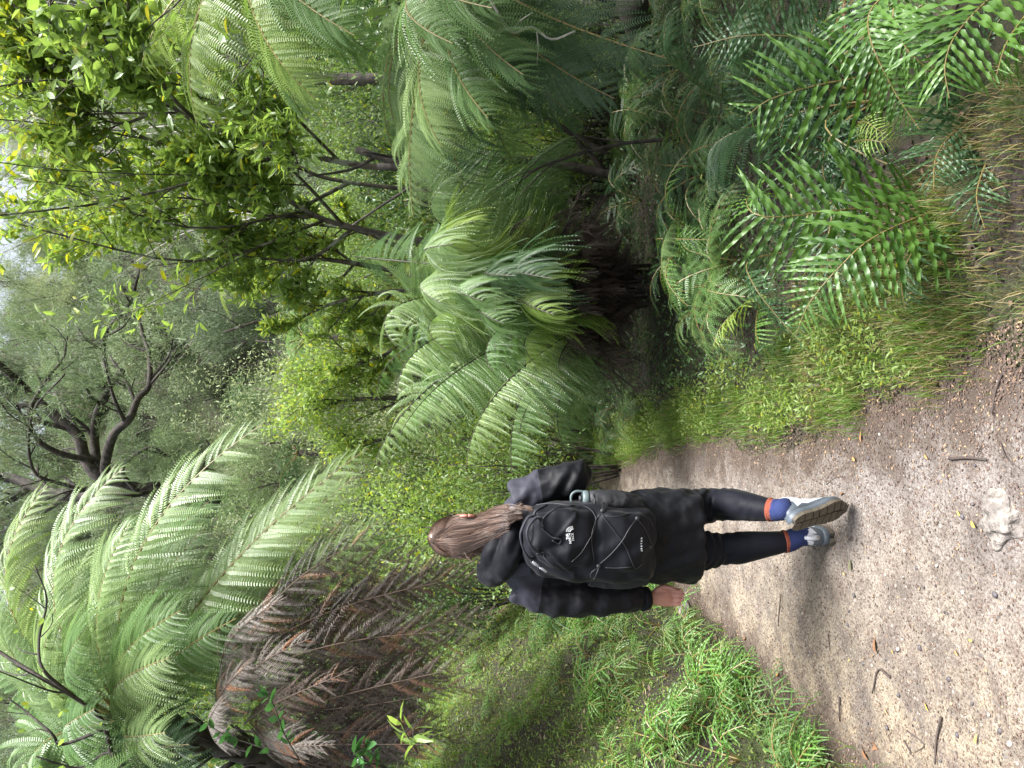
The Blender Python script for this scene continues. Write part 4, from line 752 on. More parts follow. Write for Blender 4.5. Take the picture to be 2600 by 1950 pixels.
fern_plant('fern_plant', 'upright fern frond with long curled leaflets spaced widely, at the right of the arched one', b2, [
    dict(pts=[(1800, 2360, 2.3), (1790, 2280, 2.25), (1756, 2185, 2.2), (1735, 2080, 2.2), (1700, 1960, 2.2), (1663, 1905, 2.25), (1655, 1895, 2.3)], L=.20, n=17, objects=True, stipe=.12, droop=.1, jit=.06, face=(-.2, -.9, .4)),
    dict(pts=[(1820, 2360, 2.5), (1850, 2100, 2.5), (1860, 1900, 2.5), (1830, 1760, 2.6)], L=.16, n=24, stipe=.2, droop=.2, mat='fern_deep')])
b3 = G(2020, 2480)
fern_plant('fern_plant', 'shiny pale-lit fern fronds drooping in at the right edge', b3, [
    dict(pts=[(2030, 2480, 2.1), (1985, 2300, 2.0), (1930, 2215, 2.0), (1850, 2210, 1.95), (1720, 2270, 1.95), (1621, 2335, 1.95)], L=.13, n=34, objects=True, stipe=.25, droop=.05, roll=0.9, jit=.08),
    dict(pts=[(2030, 2480, 2.1), (2000, 2350, 2.0), (1930, 2270, 1.95), (1830, 2300, 1.9), (1740, 2400, 1.9)], L=.13, n=30, objects=False, stipe=.25, droop=.1, roll=0.6, jit=.08)])
b4 = G(1980, 2590)
fern_plant('fern_plant', 'fern with long wavy ribbons sweeping in at the bottom right corner', b4, [
    dict(pts=[(2050, 2700, 1.9), (1990, 2560, 1.8), (1880, 2440, 1.75), (1790, 2400, 1.75), (1700, 2410, 1.75)], L=.19, n=22, objects=True, stipe=.2, droop=.25, jit=.08, face=(0, -.8, .6)),
    dict(pts=[(2050, 2700, 1.9), (1960, 2640, 1.75), (1850, 2560, 1.7), (1760, 2530, 1.7)], L=.15, n=20, stipe=.2, droop=.3, jit=.08)])
b5 = G(1300, 2060)
fern_plant('fern_plant', 'narrow bluish-green fern frond standing edge-on above the grass', b5, [
    dict(pts=[(1330, 2120, 2.9), (1310, 1990, 2.85), (1285, 1900, 2.85), (1225, 1915, 2.75), (1150, 1970, 2.7), (1085, 2030, 2.65)], L=.095, n=38, objects=True, stipe=.25, droop=.1, jit=.1, mat='fern_deep'),
    dict(pts=[(1330, 2120, 2.9), (1380, 1980, 2.9), (1420, 1900, 3.0)], L=.10, n=20, stipe=.3, droop=.1, mat='fern_deep'),
    dict(pts=[(1300, 2120, 2.9), (1190, 2040, 2.8), (1130, 2110, 2.7)], L=.09, n=20, stipe=.2, droop=.2, mat='fern_gloss')])
b6 = G(1190, 1920)
fern_plant('fern_plant', 'small yellow-green fern frond between the grass and the central fern', b6, [
    dict(pts=[(1200, 1930, 3.5), (1170, 1880, 3.4), (1120, 1830, 3.4), (1070, 1810, 3.4)], L=.12, n=16, stipe=.2, droop=.25, mat='fern_lime', jit=.1),
    dict(pts=[(1200, 1930, 3.5), (1100, 1920, 3.3), (1040, 1960, 3.3)], L=.10, n=18, stipe=.2, droop=.2, mat='fern_gloss')])
b7 = G(1420, 1800)
fern_plant('fern_plant', 'pale green soft fern spreading under the black stalks of the central fern', b7, [
    dict(pts=[(1420, 1800, 4.3), (1380, 1710, 4.2), (1300, 1680, 4.1), (1200, 1700, 4.0)], L=.19, n=26, kind='tree', stipe=.15, droop=.2, mat='fern_pale'),
    dict(pts=[(1420, 1800, 4.3), (1340, 1740, 4.1), (1230, 1780, 3.9), (1160, 1830, 3.8)], L=.18, n=26, kind='tree', stipe=.15, droop=.2, mat='fern_mid'),
    dict(pts=[(1420, 1800, 4.3), (1480, 1700, 4.3), (1560, 1690, 4.2)], L=.17, n=24, kind='tree', stipe=.15, droop=.2, mat='fern_deep'),
    dict(pts=[(1420, 1800, 4.3), (1460, 1780, 4.0), (1500, 1850, 3.7)], L=.17, n=24, kind='tree', stipe=.15, droop=.2, mat='fern_deep')])
b8 = G(1640, 2120)
fern_plant('fern_plant', 'pair of small light green toothed fronds in the gap between the two dark ferns', b8, [
    dict(pts=[(1640, 2180, 2.3), (1640, 2200, 2.2), (1620, 2230, 2.15), (1600, 2280, 2.15)], L=.055, n=14, stipe=.05, droop=.0, mat='fern_lime', jit=.03, rr=.002, face=(-.2, -.9, .4)),
    dict(pts=[(1590, 2170, 2.3), (1595, 2200, 2.2), (1590, 2240, 2.15), (1590, 2290, 2.15)], L=.06, n=14, stipe=.05, droop=.0, mat='fern_lime', jit=.03, rr=.002, face=(-.2, -.9, .4))])
b9 = G(1650, 2020)
fern_plant('fern_plant', 'deep green feathery fern filling the shade behind the upright frond', b9, [
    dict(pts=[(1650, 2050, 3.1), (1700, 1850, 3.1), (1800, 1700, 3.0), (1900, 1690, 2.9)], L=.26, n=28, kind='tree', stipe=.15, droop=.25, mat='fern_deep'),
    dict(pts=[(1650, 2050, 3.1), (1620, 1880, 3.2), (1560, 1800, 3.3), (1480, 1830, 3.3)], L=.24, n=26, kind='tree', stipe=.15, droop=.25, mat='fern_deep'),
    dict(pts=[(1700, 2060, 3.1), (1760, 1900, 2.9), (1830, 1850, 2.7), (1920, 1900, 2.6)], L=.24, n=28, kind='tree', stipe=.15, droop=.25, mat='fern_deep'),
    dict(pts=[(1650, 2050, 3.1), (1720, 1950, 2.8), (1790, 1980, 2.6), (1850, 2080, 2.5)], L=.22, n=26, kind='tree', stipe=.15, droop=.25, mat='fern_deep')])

b10 = G(1620, 2540)
fern_plant('fern_plant', 'low spreading fern filling the bottom right, beneath the shiny drooping fronds', b10, [
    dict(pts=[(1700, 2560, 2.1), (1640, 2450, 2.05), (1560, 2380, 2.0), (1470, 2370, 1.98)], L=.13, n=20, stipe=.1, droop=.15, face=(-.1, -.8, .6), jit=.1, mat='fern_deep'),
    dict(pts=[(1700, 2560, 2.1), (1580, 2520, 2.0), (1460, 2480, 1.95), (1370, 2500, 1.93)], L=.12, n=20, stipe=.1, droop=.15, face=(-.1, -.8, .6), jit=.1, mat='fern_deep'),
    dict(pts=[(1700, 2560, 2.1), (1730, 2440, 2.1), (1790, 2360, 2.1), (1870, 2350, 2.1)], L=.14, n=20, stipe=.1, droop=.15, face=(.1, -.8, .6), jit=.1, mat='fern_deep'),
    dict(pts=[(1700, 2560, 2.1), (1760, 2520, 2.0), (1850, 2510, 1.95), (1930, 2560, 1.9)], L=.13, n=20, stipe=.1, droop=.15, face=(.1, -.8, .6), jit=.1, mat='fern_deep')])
b11 = G(1560, 2290)
fern_plant('fern_plant', 'spreading fern in the shade between the arched fern and the upright frond', b11, [
    dict(pts=[(1560, 2290, 2.6), (1560, 2120, 2.55), (1600, 1990, 2.5), (1650, 1990, 2.4)], L=.15, n=22, stipe=.1, droop=.15, face=(0, -.8, .6), jit=.1, mat='fern_deep'),
    dict(pts=[(1560, 2290, 2.6), (1500, 2150, 2.6), (1300, 2100, 2.5), (1240, 2160, 2.4)], L=.15, n=24, stipe=.1, droop=.15, face=(-.1, -.8, .6), jit=.1, mat='fern_deep'),
    dict(pts=[(1560, 2290, 2.6), (1640, 2170, 2.6), (1800, 2060, 2.5), (1900, 2070, 2.4)], L=.15, n=24, stipe=.1, droop=.15, face=(.1, -.8, .6), jit=.1, mat='fern_deep'),
    dict(pts=[(1560, 2290, 2.6), (1620, 2030, 2.9), (1760, 1880, 3.0), (1900, 1860, 2.9)], L=.16, n=26, stipe=.1, droop=.15, face=(.1, -.8, .6), jit=.1, mat='fern_deep')])
# small ferns as prototypes (fronds are separate parts), copied as individuals
def fern_proto(seed, nf, ln, L_, kind, mat, n, h=0.5, droop=.2):
    random.seed(seed); r = []; 
    for j in range(nf):
        a = j / nf * 6.28 + random.uniform(-.4, .4); d = np.array([math.cos(a), math.sin(a), 0]); l = ln * random.uniform(.75, 1.15)
        c, seg, M = frond_layout(np.zeros(3), d * l * .35 + [0, 0, l * h * random.uniform(.8, 1.3)], d * l + [0, 0, l * random.uniform(-.05, .3)], L_, n, stipe=.15, droop=droop, jit=.1)
        g_ = Geo().tube(c[::6], np.interp(seg[::6], [0, 1], [.004, .0015]), 4, mi=1)
        src = {'tree': TREE_G, 'lo': TREE_LO, 'dead': DEAD_G, 'strap': STRAP_G}[kind]; s_ = src[seed % len(src)]
        g_.inst(np.vstack(s_.V), np.vstack(s_.F), np.array(M)); r.append(g_.mesh('frond', [MT[mat], MT['rachis']]))
    return r
def put_fern(pr, loc, name, label, group, s=1.0, tilt=(0, 0)):
    e = empty(name, loc, label, 'fern', group); e.scale = (s, s, s); e.rotation_euler = (tilt[0], tilt[1], random.uniform(0, 6.28))
    for m in pr:
        o = bpy.data.objects.new('frond', m); o.parent = e; C.objects.link(o)
FP_bank = [fern_proto(s, 5, .27, .125, 'strap', m, 8, .8, .1) for s, m in ((61, 'fern_fresh'), (62, 'fern_mid'), (63, 'fern_fresh'))]
FP_soft = [fern_proto(s, 6, .42, .13, 'lo', m, 14, .8) for s, m in ((64, 'fern_deep'), (65, 'fern_mid'), (66, 'fern_deep'))]
FP_str = [fern_proto(s, 6, .40, .10, 'strap', m, 18, .8) for s, m in ((67, 'fern_deep'), (68, 'fern_gloss'))]
random.seed(99)
gb = 'small fresh green ferns along the foot of the bank'
for i in range(75):
    yy = random.uniform(2.3, 6.3); dd = abs(random.gauss(0, 1)) * 0.28
    put_fern(random.choice(FP_bank), gp(xl(yy) - 0.03 - dd, yy, .0), 'small_fern', 'small fresh green fern at the bank foot, ' + ('nearest the camera' if yy < 3 else 'level with the walker\'s legs' if yy < 4 else 'just beyond the walker\'s hand' if yy < 5 else 'far along the path'), gb, random.uniform(.7, 1.25), (0, .3))
for i in range(80):
    yy = random.uniform(2.8, 8.0); put_fern(random.choice(FP_bank), gp(xl(yy) - 0.4 - random.random() * 1.4, yy, 0), 'small_fern', 'small green fern on the mossy bank slope, ' + ('nearest the camera' if yy < 3.8 else 'in the middle stretch' if yy < 5.5 else 'at the far end by the shrubs'), 'small ferns scattered up the mossy bank', random.uniform(.4, .8), (0, .5))
for i in range(60):
    yy = random.uniform(2.0, 7.5); xx = xr(yy) + 0.5 + random.random() ** .7 * 2.4
    if xx / yy > .62 or (yy < 2.5 and xx < .45) or (yy < 3.4 and random.random() < .6) or (xx - .75) ** 2 + (yy - 5.3) ** 2 < .5: continue
    put_fern(random.choice(FP_soft + FP_str), gp(xx, yy, 0), 'ground_fern', 'dark green ground fern ' + ('beside the glossy near ferns' if yy < 3 else 'between the near ferns and the central tree fern' if yy < 5 else 'in the hollow behind the central tree fern') + (', deep in' if xx > 1.6 else ', by the path'), 'ground ferns in the shade right of the path', random.uniform(.7, 1.3))
for i in range(14):
    yy = random.uniform(6.0, 9.0); put_fern(random.choice(FP_soft), gp(xr(yy) + .15 + random.random() * 1.2, yy, 0), 'ground_fern', 'low fern at the far end of the path on its right side', 'ground ferns at the far end of the path', random.uniform(.6, 1.0))

# ------------------------------------------------------------------ sprigs of round leaves at the left and on the bank
def sprig_plant(label, base, stems, leafn, size, mat, shape=LEAFR, name='leafy_sprig', cat='plant'):
    e = empty(name, base, label, cat); g_ = Geo()
    lm = [Geo().inst(shape[0], shape[1], np.eye(4)[None], [q]).mesh('leaf', MT[mat]) for q in (.3, .8)]
    for pts in stems:
        c = catmull(pts, 5); g_.tube(c, np.linspace(.004, .0015, len(c)), 4)
        for k in range(leafn):
            i = int((0.25 + .75 * k / leafn) * (len(c) - 2)); T = norm(c[i + 1] - c[i])
            for sgn in (-1, 1):
                d = norm(np.cross(T, rng.normal(0, 1, 3)) + T * .5 + np.array([0, -.1, .1])); m_ = frame(c[i] - base, d, np.cross(d, [0, .3, 1]), *(size * random.uniform(.7, 1.2),) * 3)
                if m_[2, 2] < 0: m_[:3, 1] *= -1; m_[:3, 2] *= -1
                o = bpy.data.objects.new('leaf', random.choice(lm)); o.parent = e; o.matrix_basis = Matrix(m_.tolist()); C.objects.link(o)
    g_.obj('stem', MT['bark_dark'], e, True, origin=base, loc=(0, 0, 0))
Q3 = lambda *a: [P(*q) for q in a]
sprig_plant('sprig of round leaves climbing before the dead fronds at the left edge', P(20, 760, 3.6), [Q3((20, 760, 3.6), (90, 720, 3.55), (170, 690, 3.5), (200, 650, 3.5)), Q3((20, 760, 3.6), (60, 640, 3.6), (90, 560, 3.6), (150, 480, 3.6))], 9, .055, 'leaf_glossy')
sprig_plant('cluster of glossy leaves low at the left edge above the bank', P(20, 960, 3.5), [Q3((0, 980, 3.6), (40, 940, 3.55), (70, 920, 3.5)), Q3((0, 980, 3.6), (30, 900, 3.5), (50, 930, 3.5))], 5, .07, 'leaf_glossy')
sprig_plant('long pointed leaves beside the glossy cluster at the left', P(80, 1040, 3.5), [Q3((40, 1060, 3.6), (90, 1030, 3.55), (140, 1010, 3.5)), Q3((60, 1090, 3.6), (80, 1050, 3.5), (130, 1060, 3.5))], 4, .11, 'leaf_bright', LEAFN)
for k, (u, v) in enumerate([(60, 1180), (110, 1420), (330, 1530), (280, 1260), (180, 1530), (60, 1680)]):
    b = G(u, v + 30); sprig_plant(['leafy seedling near the top of the mossy bank at the left', 'seedling with pointed leaves halfway down the mossy bank', 'seedling on the bank near the walker\'s left hand', 'seedling on the crest of the bank', 'seedling in the middle of the mossy bank', 'seedling low on the bank at the left edge'][k], b, [[b, b + [.02, -.01, .05], b + [.05, -.03, .11]], [b, b + [-.02, -.02, .05], b + [-.05, -.03, .08]]], 3, .055, 'leaf_bright', LEAF8, 'seedling')
# strappy flax-like clump behind the bank crest
b = gp(P(400, 0, 6.6)[0], 6.6); e = empty('flax_clump', b, 'clump of long strappy dark leaves on the bank left of the walker\'s arm', 'plant')
for k in range(36):
    a = random.uniform(0, 6.28); d = np.array([math.cos(a), math.sin(a), 0]); l = random.uniform(.5, .9); c = bez(np.zeros(3), d * l * .2 + [0, 0, l * .9], d * l * .8 + [0, 0, l * random.uniform(.1, .7)], 9); S = np.cross(d, [0, 0, 1]); w = .012 * (1 - np.linspace(0, 1, 9) ** 2)[:, None] + .001
    Geo().grid(np.stack([c - S * w, c - [0, 0, .004], c + S * w], 1).reshape(-1, 3), 9, 3).obj('leaf', MT['fern_deep'], e, True)

# ------------------------------------------------------------------ ground cover, grass, litter (uncountable)
def on_ground(x, y): return np.stack([x, y, gz(x, y)], -1)
n = 170000
yy = 2.0 + 8.5 * rng.random(n) ** 1.15; dd = rng.random(n) ** .8 * 3.2; x = xl(yy) - 0.04 - dd; keep = np.sin(x * 2.3 + 1) * np.sin(yy * 1.9) + 0.5 * np.sin(x * 6 + yy * 4) + rng.normal(0, .55, n) > -.95
x, yy = x[keep], yy[keep]; Pn = on_ground(x, yy) + np.stack([rng.normal(0, .008, len(x)), 0 * x, rng.random(len(x)) ** 2 * .055 + .004], -1)
M = frames(Pn, rdir(len(x), -.1, .8), rng.normal(0, 1, (len(x), 3)) * [1, 1, .2], .011 + .028 * rng.random(len(x)) ** 2)
tag(Geo().inst(*LEAF2, M, rng.random(len(x))).obj('bank_groundcover', MT['cover']), 'low creeping leaves and moss covering the left bank', 'ground cover', kind='stuff')
n = 15000; y = 2.3 + 6.5 * rng.random(n); xx = xl(y) - .05 - 2.6 * rng.random(n); kk = (np.sin(xx * 5 + 2) * np.sin(y * 4.1) + .5 * np.sin(y * 9 + xx * 7) + rng.normal(0, .35, n)) > .25; xx, y = xx[kk], y[kk]; Pn = on_ground(xx, y) + np.stack([0 * xx, 0 * xx, rng.random(len(xx)) * .13], -1)
tag(Geo().inst(*LEAF8, frames(Pn, rdir(len(xx), -.1, .9), rng.normal(0, 1, (len(xx), 3)) * [1, 1, .3], rng.uniform(.014, .038, len(xx))), rng.random(len(xx))).obj('bank_herbs', MT['leaf_bright']), 'patches of taller leafy herbs on the left bank', 'ground cover', kind='stuff')
n = 7000; y = 2.3 + 6.5 * rng.random(n); xx = xl(y) - .02 - 2.4 * rng.random(n) ** 1.2
tag(Geo().inst(*LEAF8, frames(on_ground(xx, y) + [0, 0, .015], rdir(n, -.1, .4), rng.normal(0, 1, (n, 3)), rng.uniform(.012, .05, n)), rng.random(n)).obj('bank_litter', MT['bank_dead']), 'brown and straw dead leaves caught among the plants on the left bank', 'litter', kind='stuff')
n = 16000; y = 2.2 + 6 * rng.random(n); xx = xr(y) + .05 + .4 * rng.random(n) ** 1.2; kk = (np.sin(xx * 9) * np.sin(y * 5) + rng.normal(0, .4, n)) > 0; xx, y = xx[kk], y[kk]; Pn = on_ground(xx, y) + np.stack([0 * xx, 0 * xx, rng.random(len(xx)) ** 1.5 * .09], -1)
tag(Geo().inst(*LEAF8, frames(Pn, rdir(len(xx), -.1, .8), rng.normal(0, 1, (len(xx), 3)) * [1, 1, .2], rng.uniform(.01, .032, len(xx))), rng.random(len(xx))).obj('verge_herbs', MT['leaf_bright']), 'small bright herb leaves among the grass right of the path', 'ground cover', kind='stuff')
BL = (np.array([[-.035, 0, 0], [.035, 0, 0], [-.03, .1, .4], [.03, .1, .4], [-.018, .34, .76], [.018, .34, .76], [0, .68, .98]]), np.array([[0, 1, 3], [0, 3, 2], [2, 3, 5], [2, 5, 4], [4, 5, 6]]))
def grass(name, x, y, hmin, hmax, mat, label, tuft=None, lean=0.0, wide=1.0):
    n = len(x); a = rng.uniform(0, 2 * np.pi, n); h = rng.uniform(hmin, hmax, n); w = h * rng.uniform(-.2, 1.3, n); M = np.zeros((n, 4, 4)); M[:, 3, 3] = 1; t = .24 * wide
    M[:, 0, 0] = np.cos(a) * t * .2; M[:, 1, 0] = np.sin(a) * t * .2; M[:, 0, 1] = -np.sin(a) * w; M[:, 1, 1] = np.cos(a) * w; M[:, 2, 2] = h; M[:, :3, 3] = on_ground(x, y) - [0, 0, .004]
    M[:, 0, 2] = lean * h
    tag(Geo().inst(*BL, M, rng.random(n)).obj(name, MT[mat]), label, 'grass', kind='stuff')
def tufts(nt, nb, fx, sp):
    cx, cy = fx(nt); i = rng.integers(0, nt, nb); return cx[i] + rng.normal(0, sp, nb), cy[i] + rng.normal(0, sp, nb)
def f1(n): y = 2.1 + 6.5 * rng.random(n) ** 1.1; return xr(y) + .04 + np.where(y > 3.6, .26, .42) * rng.random(n) ** 1.3, y
x, y = tufts(260, 20000, f1, .05); grass('verge_grass', x, y, .02, .085, 'grass', 'fresh green grass along the right edge of the path')
def f2(n): y = 1.8 + 1.5 * rng.random(n); return xr(y) + .04 + .6 * rng.random(n), y
x, y = tufts(120, 6500, f2, .05); grass('dry_grass', x, y, .02, .07, 'grass_dry', 'straw-coloured dry grass mixed in at the near right verge')
def f3(n): y = 2.3 + 6 * rng.random(n); return xl(y) + .02 - 1.9 * rng.random(n) ** 1.3, y
x, y = tufts(260, 9000, f3, .04); grass('bank_grass', x, y, .03, .12, 'grass', 'thin grass among the ferns on the left bank', lean=.2)
def f4(n): y = 8.3 + 3 * rng.random(n); return xl(y) - .4 + 1.8 * rng.random(n), y
x, y = tufts(120, 5000, f4, .05); grass('far_grass', x, y, .08, .25, 'grass', 'grass closing over the far end of the path')
OCT = (np.array([[1, 0, 0], [-1, 0, 0], [0, 1, 0], [0, -1, 0], [0, 0, .6], [0, 0, -.6]]), np.array([[0, 2, 4], [2, 1, 4], [1, 3, 4], [3, 0, 4], [2, 0, 5], [1, 2, 5], [3, 1, 5], [0, 3, 5]]))
litter_m = leafmat('litter', (0.045, 0.028, 0.022), (0.15, 0.10, 0.075), .8, 0, scale=3, third=((.30, .2, .12), .9))
stone_m = leafmat('grit', (0.13, 0.11, 0.10), (0.42, 0.37, 0.33), .8, 0, scale=3, third=((.42, .39, .36), .96))
def flakes(name, x, y, smin, smax, label, mat, shp=LEAF2, sq=.35, dz=.008):
    n = len(x); d = rdir(n, -.12, .18); tag(Geo().inst(*shp, frames(on_ground(x, y) + [0, 0, dz], d, rng.normal(0, 1, (n, 3)) * [1, 1, .05], np.stack([rng.uniform(smin, smax, n), rng.uniform(smin, smax, n) * sq, rng.uniform(smin, smax, n) * sq], -1)), rng.random(n)).obj(name, mat), label, 'litter' if mat is litter_m else 'gravel', kind='stuff')
n = 34000; y = 1.8 + 7 * rng.random(n) ** 1.4; t = rng.random(n); wdt = xr(y) - xl(y); s = rng.random(n) < .5; off = np.abs(rng.normal(0, .15, n)); xx = np.where(s, xl(y) + off - .1, xr(y) - off * 1.2 + .1)
flakes('edge_litter', xx, y, .004, .017, 'dark bark and leaf litter gathered along both edges of the path', litter_m, sq=1.3)
n = 17000; y = 1.8 + 6.5 * rng.random(n) ** 1.5; xx = xl(y) + (xr(y) - xl(y)) * rng.random(n); flakes('path_litter', xx, y, .003, .015, 'tiny dark specks of litter trodden into the path', litter_m, sq=1.7)
n = 5000; y = 1.8 + 6 * rng.random(n) ** 1.5; xx = xl(y) + (xr(y) - xl(y)) * rng.random(n); flakes('gravel', xx, y, .0012, .0045, 'fine pale gravel strewn over the sandy path', stone_m, OCT, .8, .006)
n = 14000; y = 2 + 8 * rng.random(n); xx = xr(y) + 4 * rng.random(n); flakes('floor_litter', xx, y, .01, .045, 'dead leaf litter on the shaded ground right of the path', MT['floor_dead'], LEAF8, 1.4, .01)
n = 30000; y = 2.3 + 8 * rng.random(n); xx = xr(y) + .35 + 4 * rng.random(n) ** 1.1; Pn = on_ground(xx, y) + np.stack([0 * xx, 0 * xx, rng.random(n) ** 1.5 * .22], -1)
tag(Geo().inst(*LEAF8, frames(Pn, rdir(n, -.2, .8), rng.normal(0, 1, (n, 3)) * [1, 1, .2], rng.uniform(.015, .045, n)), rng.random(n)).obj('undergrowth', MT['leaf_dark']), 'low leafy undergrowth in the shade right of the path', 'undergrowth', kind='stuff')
n = 42000; y = 3.8 + 8 * rng.random(n) ** 1.2; xx = xl(y) - 1.35 - 4 * rng.random(n); Pn = on_ground(xx, y) + np.stack([0 * xx, 0 * xx, rng.random(n) ** 1.3 * .3], -1)
tag(Geo().inst(*LEAF8, frames(Pn, rdir(n, -.2, .8), rng.normal(0, 1, (n, 3)) * [1, 1, .2], rng.uniform(.02, .05, n)), rng.random(n)).obj('bank_undergrowth', MT['leaf_mid']), 'leafy undergrowth on top of the bank behind the walker', 'undergrowth', kind='stuff')

# things lying on the path, one by one
fl_m = plain('brown_leaf', (.20, .10, .05), .6, .5, 12); fl_o = plain('orange_leaf', (.48, .22, .08), .6, .4, 12); fl_y = plain('yellow_leaf', (.60, .38, .07), .6, .3, 12); tw_m = plain('twig', (.055, .04, .034), .8, .4, 20)
def lay(name, label, u, v, L_, ang, mat, shape=LEAF8, cat='leaf', group=None):
    b = G(u, v); m_ = frame([0, 0, 0], [math.cos(ang), math.sin(ang), 0], [-math.sin(ang), math.cos(ang), random.uniform(-.25, .25)], L_, L_ * random.uniform(.8, 1.2), L_)
    o = Geo().inst(shape[0], shape[1], m_[None]).obj(name, mat); o.location = (b[0], b[1], b[2] + .017); return tag(o, label, cat, group)
for k, (u, v, L_, a, m, lb) in enumerate([(826, 2197, .05, .2, fl_o, 'orange-brown fallen leaf in the middle of the near path'), (835, 2170, .03, 1.5, fl_o, 'small orange leaf just above the larger orange-brown one'), (780, 2182, .035, 1.2, fl_o, 'reddish curled leaf beside the walker\'s raised shoe'), (784, 2368, .03, 1, fl_o, 'small orange leaf scrap near the short dark stick'),
    (955, 2120, .09, 1.1, fl_m, 'long brown leaf at the edge of the grass'), (1080, 2345, .07, .2, fl_m, 'pale brown leaf lying in the dry grass'), (498, 2170, .05, 0.3, plain('olive_leaf', (.10, .10, .05), .6, .3, 12), 'olive leaf curled up beyond the walker\'s shoe'), (489, 2155, .02, 1, fl_y, 'tiny yellow petal next to the curled olive leaf'),
    (290, 2235, .06, .4, fl_m, 'olive-brown leaf on the sand left of centre'), (290, 2280, .022, 1, fl_y, 'small yellow leaf right beside the olive-brown one'), (275, 2168, .022, 2, fl_y, 'small yellow leaf just above the olive-brown one'), (325, 2482, .022, 2, fl_y, 'lone yellow leaf on the near sand'), (285, 2445, .022, 1, fl_o, 'lone orange leaf on the near sand'),
    (240, 1985, .055, 2, fl_o, 'bright orange-brown leaf by the foot of the small ferns'), (135, 2265, .03, 1, fl_o, 'orange round leaf low on the sand'), (145, 2370, .035, 1, fl_y, 'yellow-orange leaf crumpled near the dark patch'), (60, 2490, .03, 0, fl_y, 'yellow leaf at the bottom left of the path'), (610, 2490, .03, 1, fl_y, 'yellow leaf lying by the embedded rock'), (640, 2452, .025, 1, fl_y, 'second yellow leaf above the embedded rock'),
    (48, 2240, .10, 1.6, fl_m, 'long brown leaf at the left corner of the path'), (20, 2215, .09, 1.2, fl_m, 'reddish brown bent leaf at the left edge of the path'), (700, 2150, .03, 2, fl_m, 'brown leaf scrap right of the raised shoe'), (330, 1900, .05, 2, fl_m, 'brown leaf strip near the bank foot'), (1000, 2470, .05, 1, fl_m, 'brown leaf in the dark dirt at the lower right')]):
    lay('fallen_leaf', lb, u, v, L_, a, m, cat='leaf', group='fallen leaves on the path')
def twig(label, pts, r, name='twig', bump=0):
    r = r * .6; c = [G(u, v) + [0, 0, r + .010] for u, v in pts]; b = c[0]; o = Geo().tube(catmull(c, 4), np.linspace(r, r * .6, (len(c) - 1) * 4 + 1), 6).obj(name, tw_m, smooth=True, origin=b); return tag(o, label, name, 'twigs and bark strips on the path')
for pts, r, lb in [([(785, 2422), (788, 2470), (782, 2518)], .0085, 'short thick broken stick on the near path'), ([(815, 2500), (793, 2490)], .004, 'stub of twig beside the short thick stick'), ([(885, 2015), (830, 2020), (775, 2023)], .004, 'thin dark twig pointing away from the grass edge'), ([(870, 2120), (820, 2112), (790, 2118)], .003, 'forked thin twig near the grass edge'),
    ([(720, 2105), (735, 2125), (740, 2140)], .003, 'short curved twig right of the walker\'s feet'), ([(230, 2270), (250, 2240), (190, 2225)], .008, 'brown bark strip on the sand'), ([(180, 2140), (120, 2140)], .007, 'dark bark strip standing out near the small ferns'), ([(130, 2400), (70, 2388), (10, 2385)], .007, 'long reddish brown bark strip at the lower left'), ([(70, 2305), (35, 2325)], .006, 'short brown bark strip left of the long one'),
    ([(440, 1990), (400, 1985), (360, 1982)], .005, 'dark root-like twig near the bank'), ([(340, 2110), (300, 2115)], .004, 'small twig on the sand below the dark root'), ([(830, 2550), (790, 2565), (760, 2600)], .004, 'thin forked twig at the lower right of the path'), ([(95, 2310), (60, 2355), (40, 2330)], .003, 'thin wiry twig on the lower sand'), ([(1010, 2560), (960, 2540), (900, 2530)], .005, 'dark twig in the dirt at the lower right'), ([(700, 1640), (690, 1560)], .008, 'dark twig far up the path')]:
    twig(lb, pts, r)
def rock(name, label, base, r, mat, seed, cat='rock', group=None, sub=3, emb=.35):
    rs = np.random.default_rng(seed); g_ = Geo().ell((0, 0, 0), (1, 1, 1), nu=8 + sub * 6, nv=6 + sub * 4); V = g_.V[0]; k = rs.normal(0, 1.6, (7, 3)); ph = rs.uniform(0, 6, 7)
    f = 1 + sum(.11 / (1 + i * .4) * np.sin(V @ k[i] * (1 + i * .8) + ph[i]) for i in range(7)); g_.V[0] = V * f[:, None] * np.asarray(r)
    o = g_.obj(name, mat, smooth=True); o.location = (base[0], base[1], base[2] + r[2] * (1 - 2 * emb)); o.rotation_euler = (0, 0, rs.uniform(0, 6)); return tag(o, label, cat, group)
rk_m = barkmat('pale_rock', (.10, .087, .078), (.26, .23, .205), 40, 1.0); pb_m = plain('pebble_dark', (.07, .062, .066), .6, .4, 30, bump=.2); pb_p = plain('pebble_pale', (.42, .38, .33), .7, .3, 30, bump=.2)
rock('rock', 'rough pale rock half buried in the near path', G(640, 2545), (.085, .07, .04), rk_m, 3, sub=6, emb=.55)
rock('rock', 'small pale stone at the bank foot near the walker\'s hand', G(405, 1748), (.07, .06, .05), rk_m, 4, sub=3)
for k in range(46):
    u = random.uniform(10, 560) if k < 36 else random.uniform(560, 900); v = random.uniform(2150, 2590)
    b = G(u, v)
    if b[0] < xl(b[1]) + .05: continue
    s = random.uniform(.003, .0085); rock('pebble', 'dark pebble lying on the near end of the path' if k % 4 else 'pale pebble lying on the near end of the path', b + [0, 0, .009], (s * 1.3, s, s * .7), pb_m if k % 4 else pb_p, k, 'pebble', 'dark pebbles on the near path' if k % 4 else 'pale pebbles on the near path', sub=0, emb=.3)
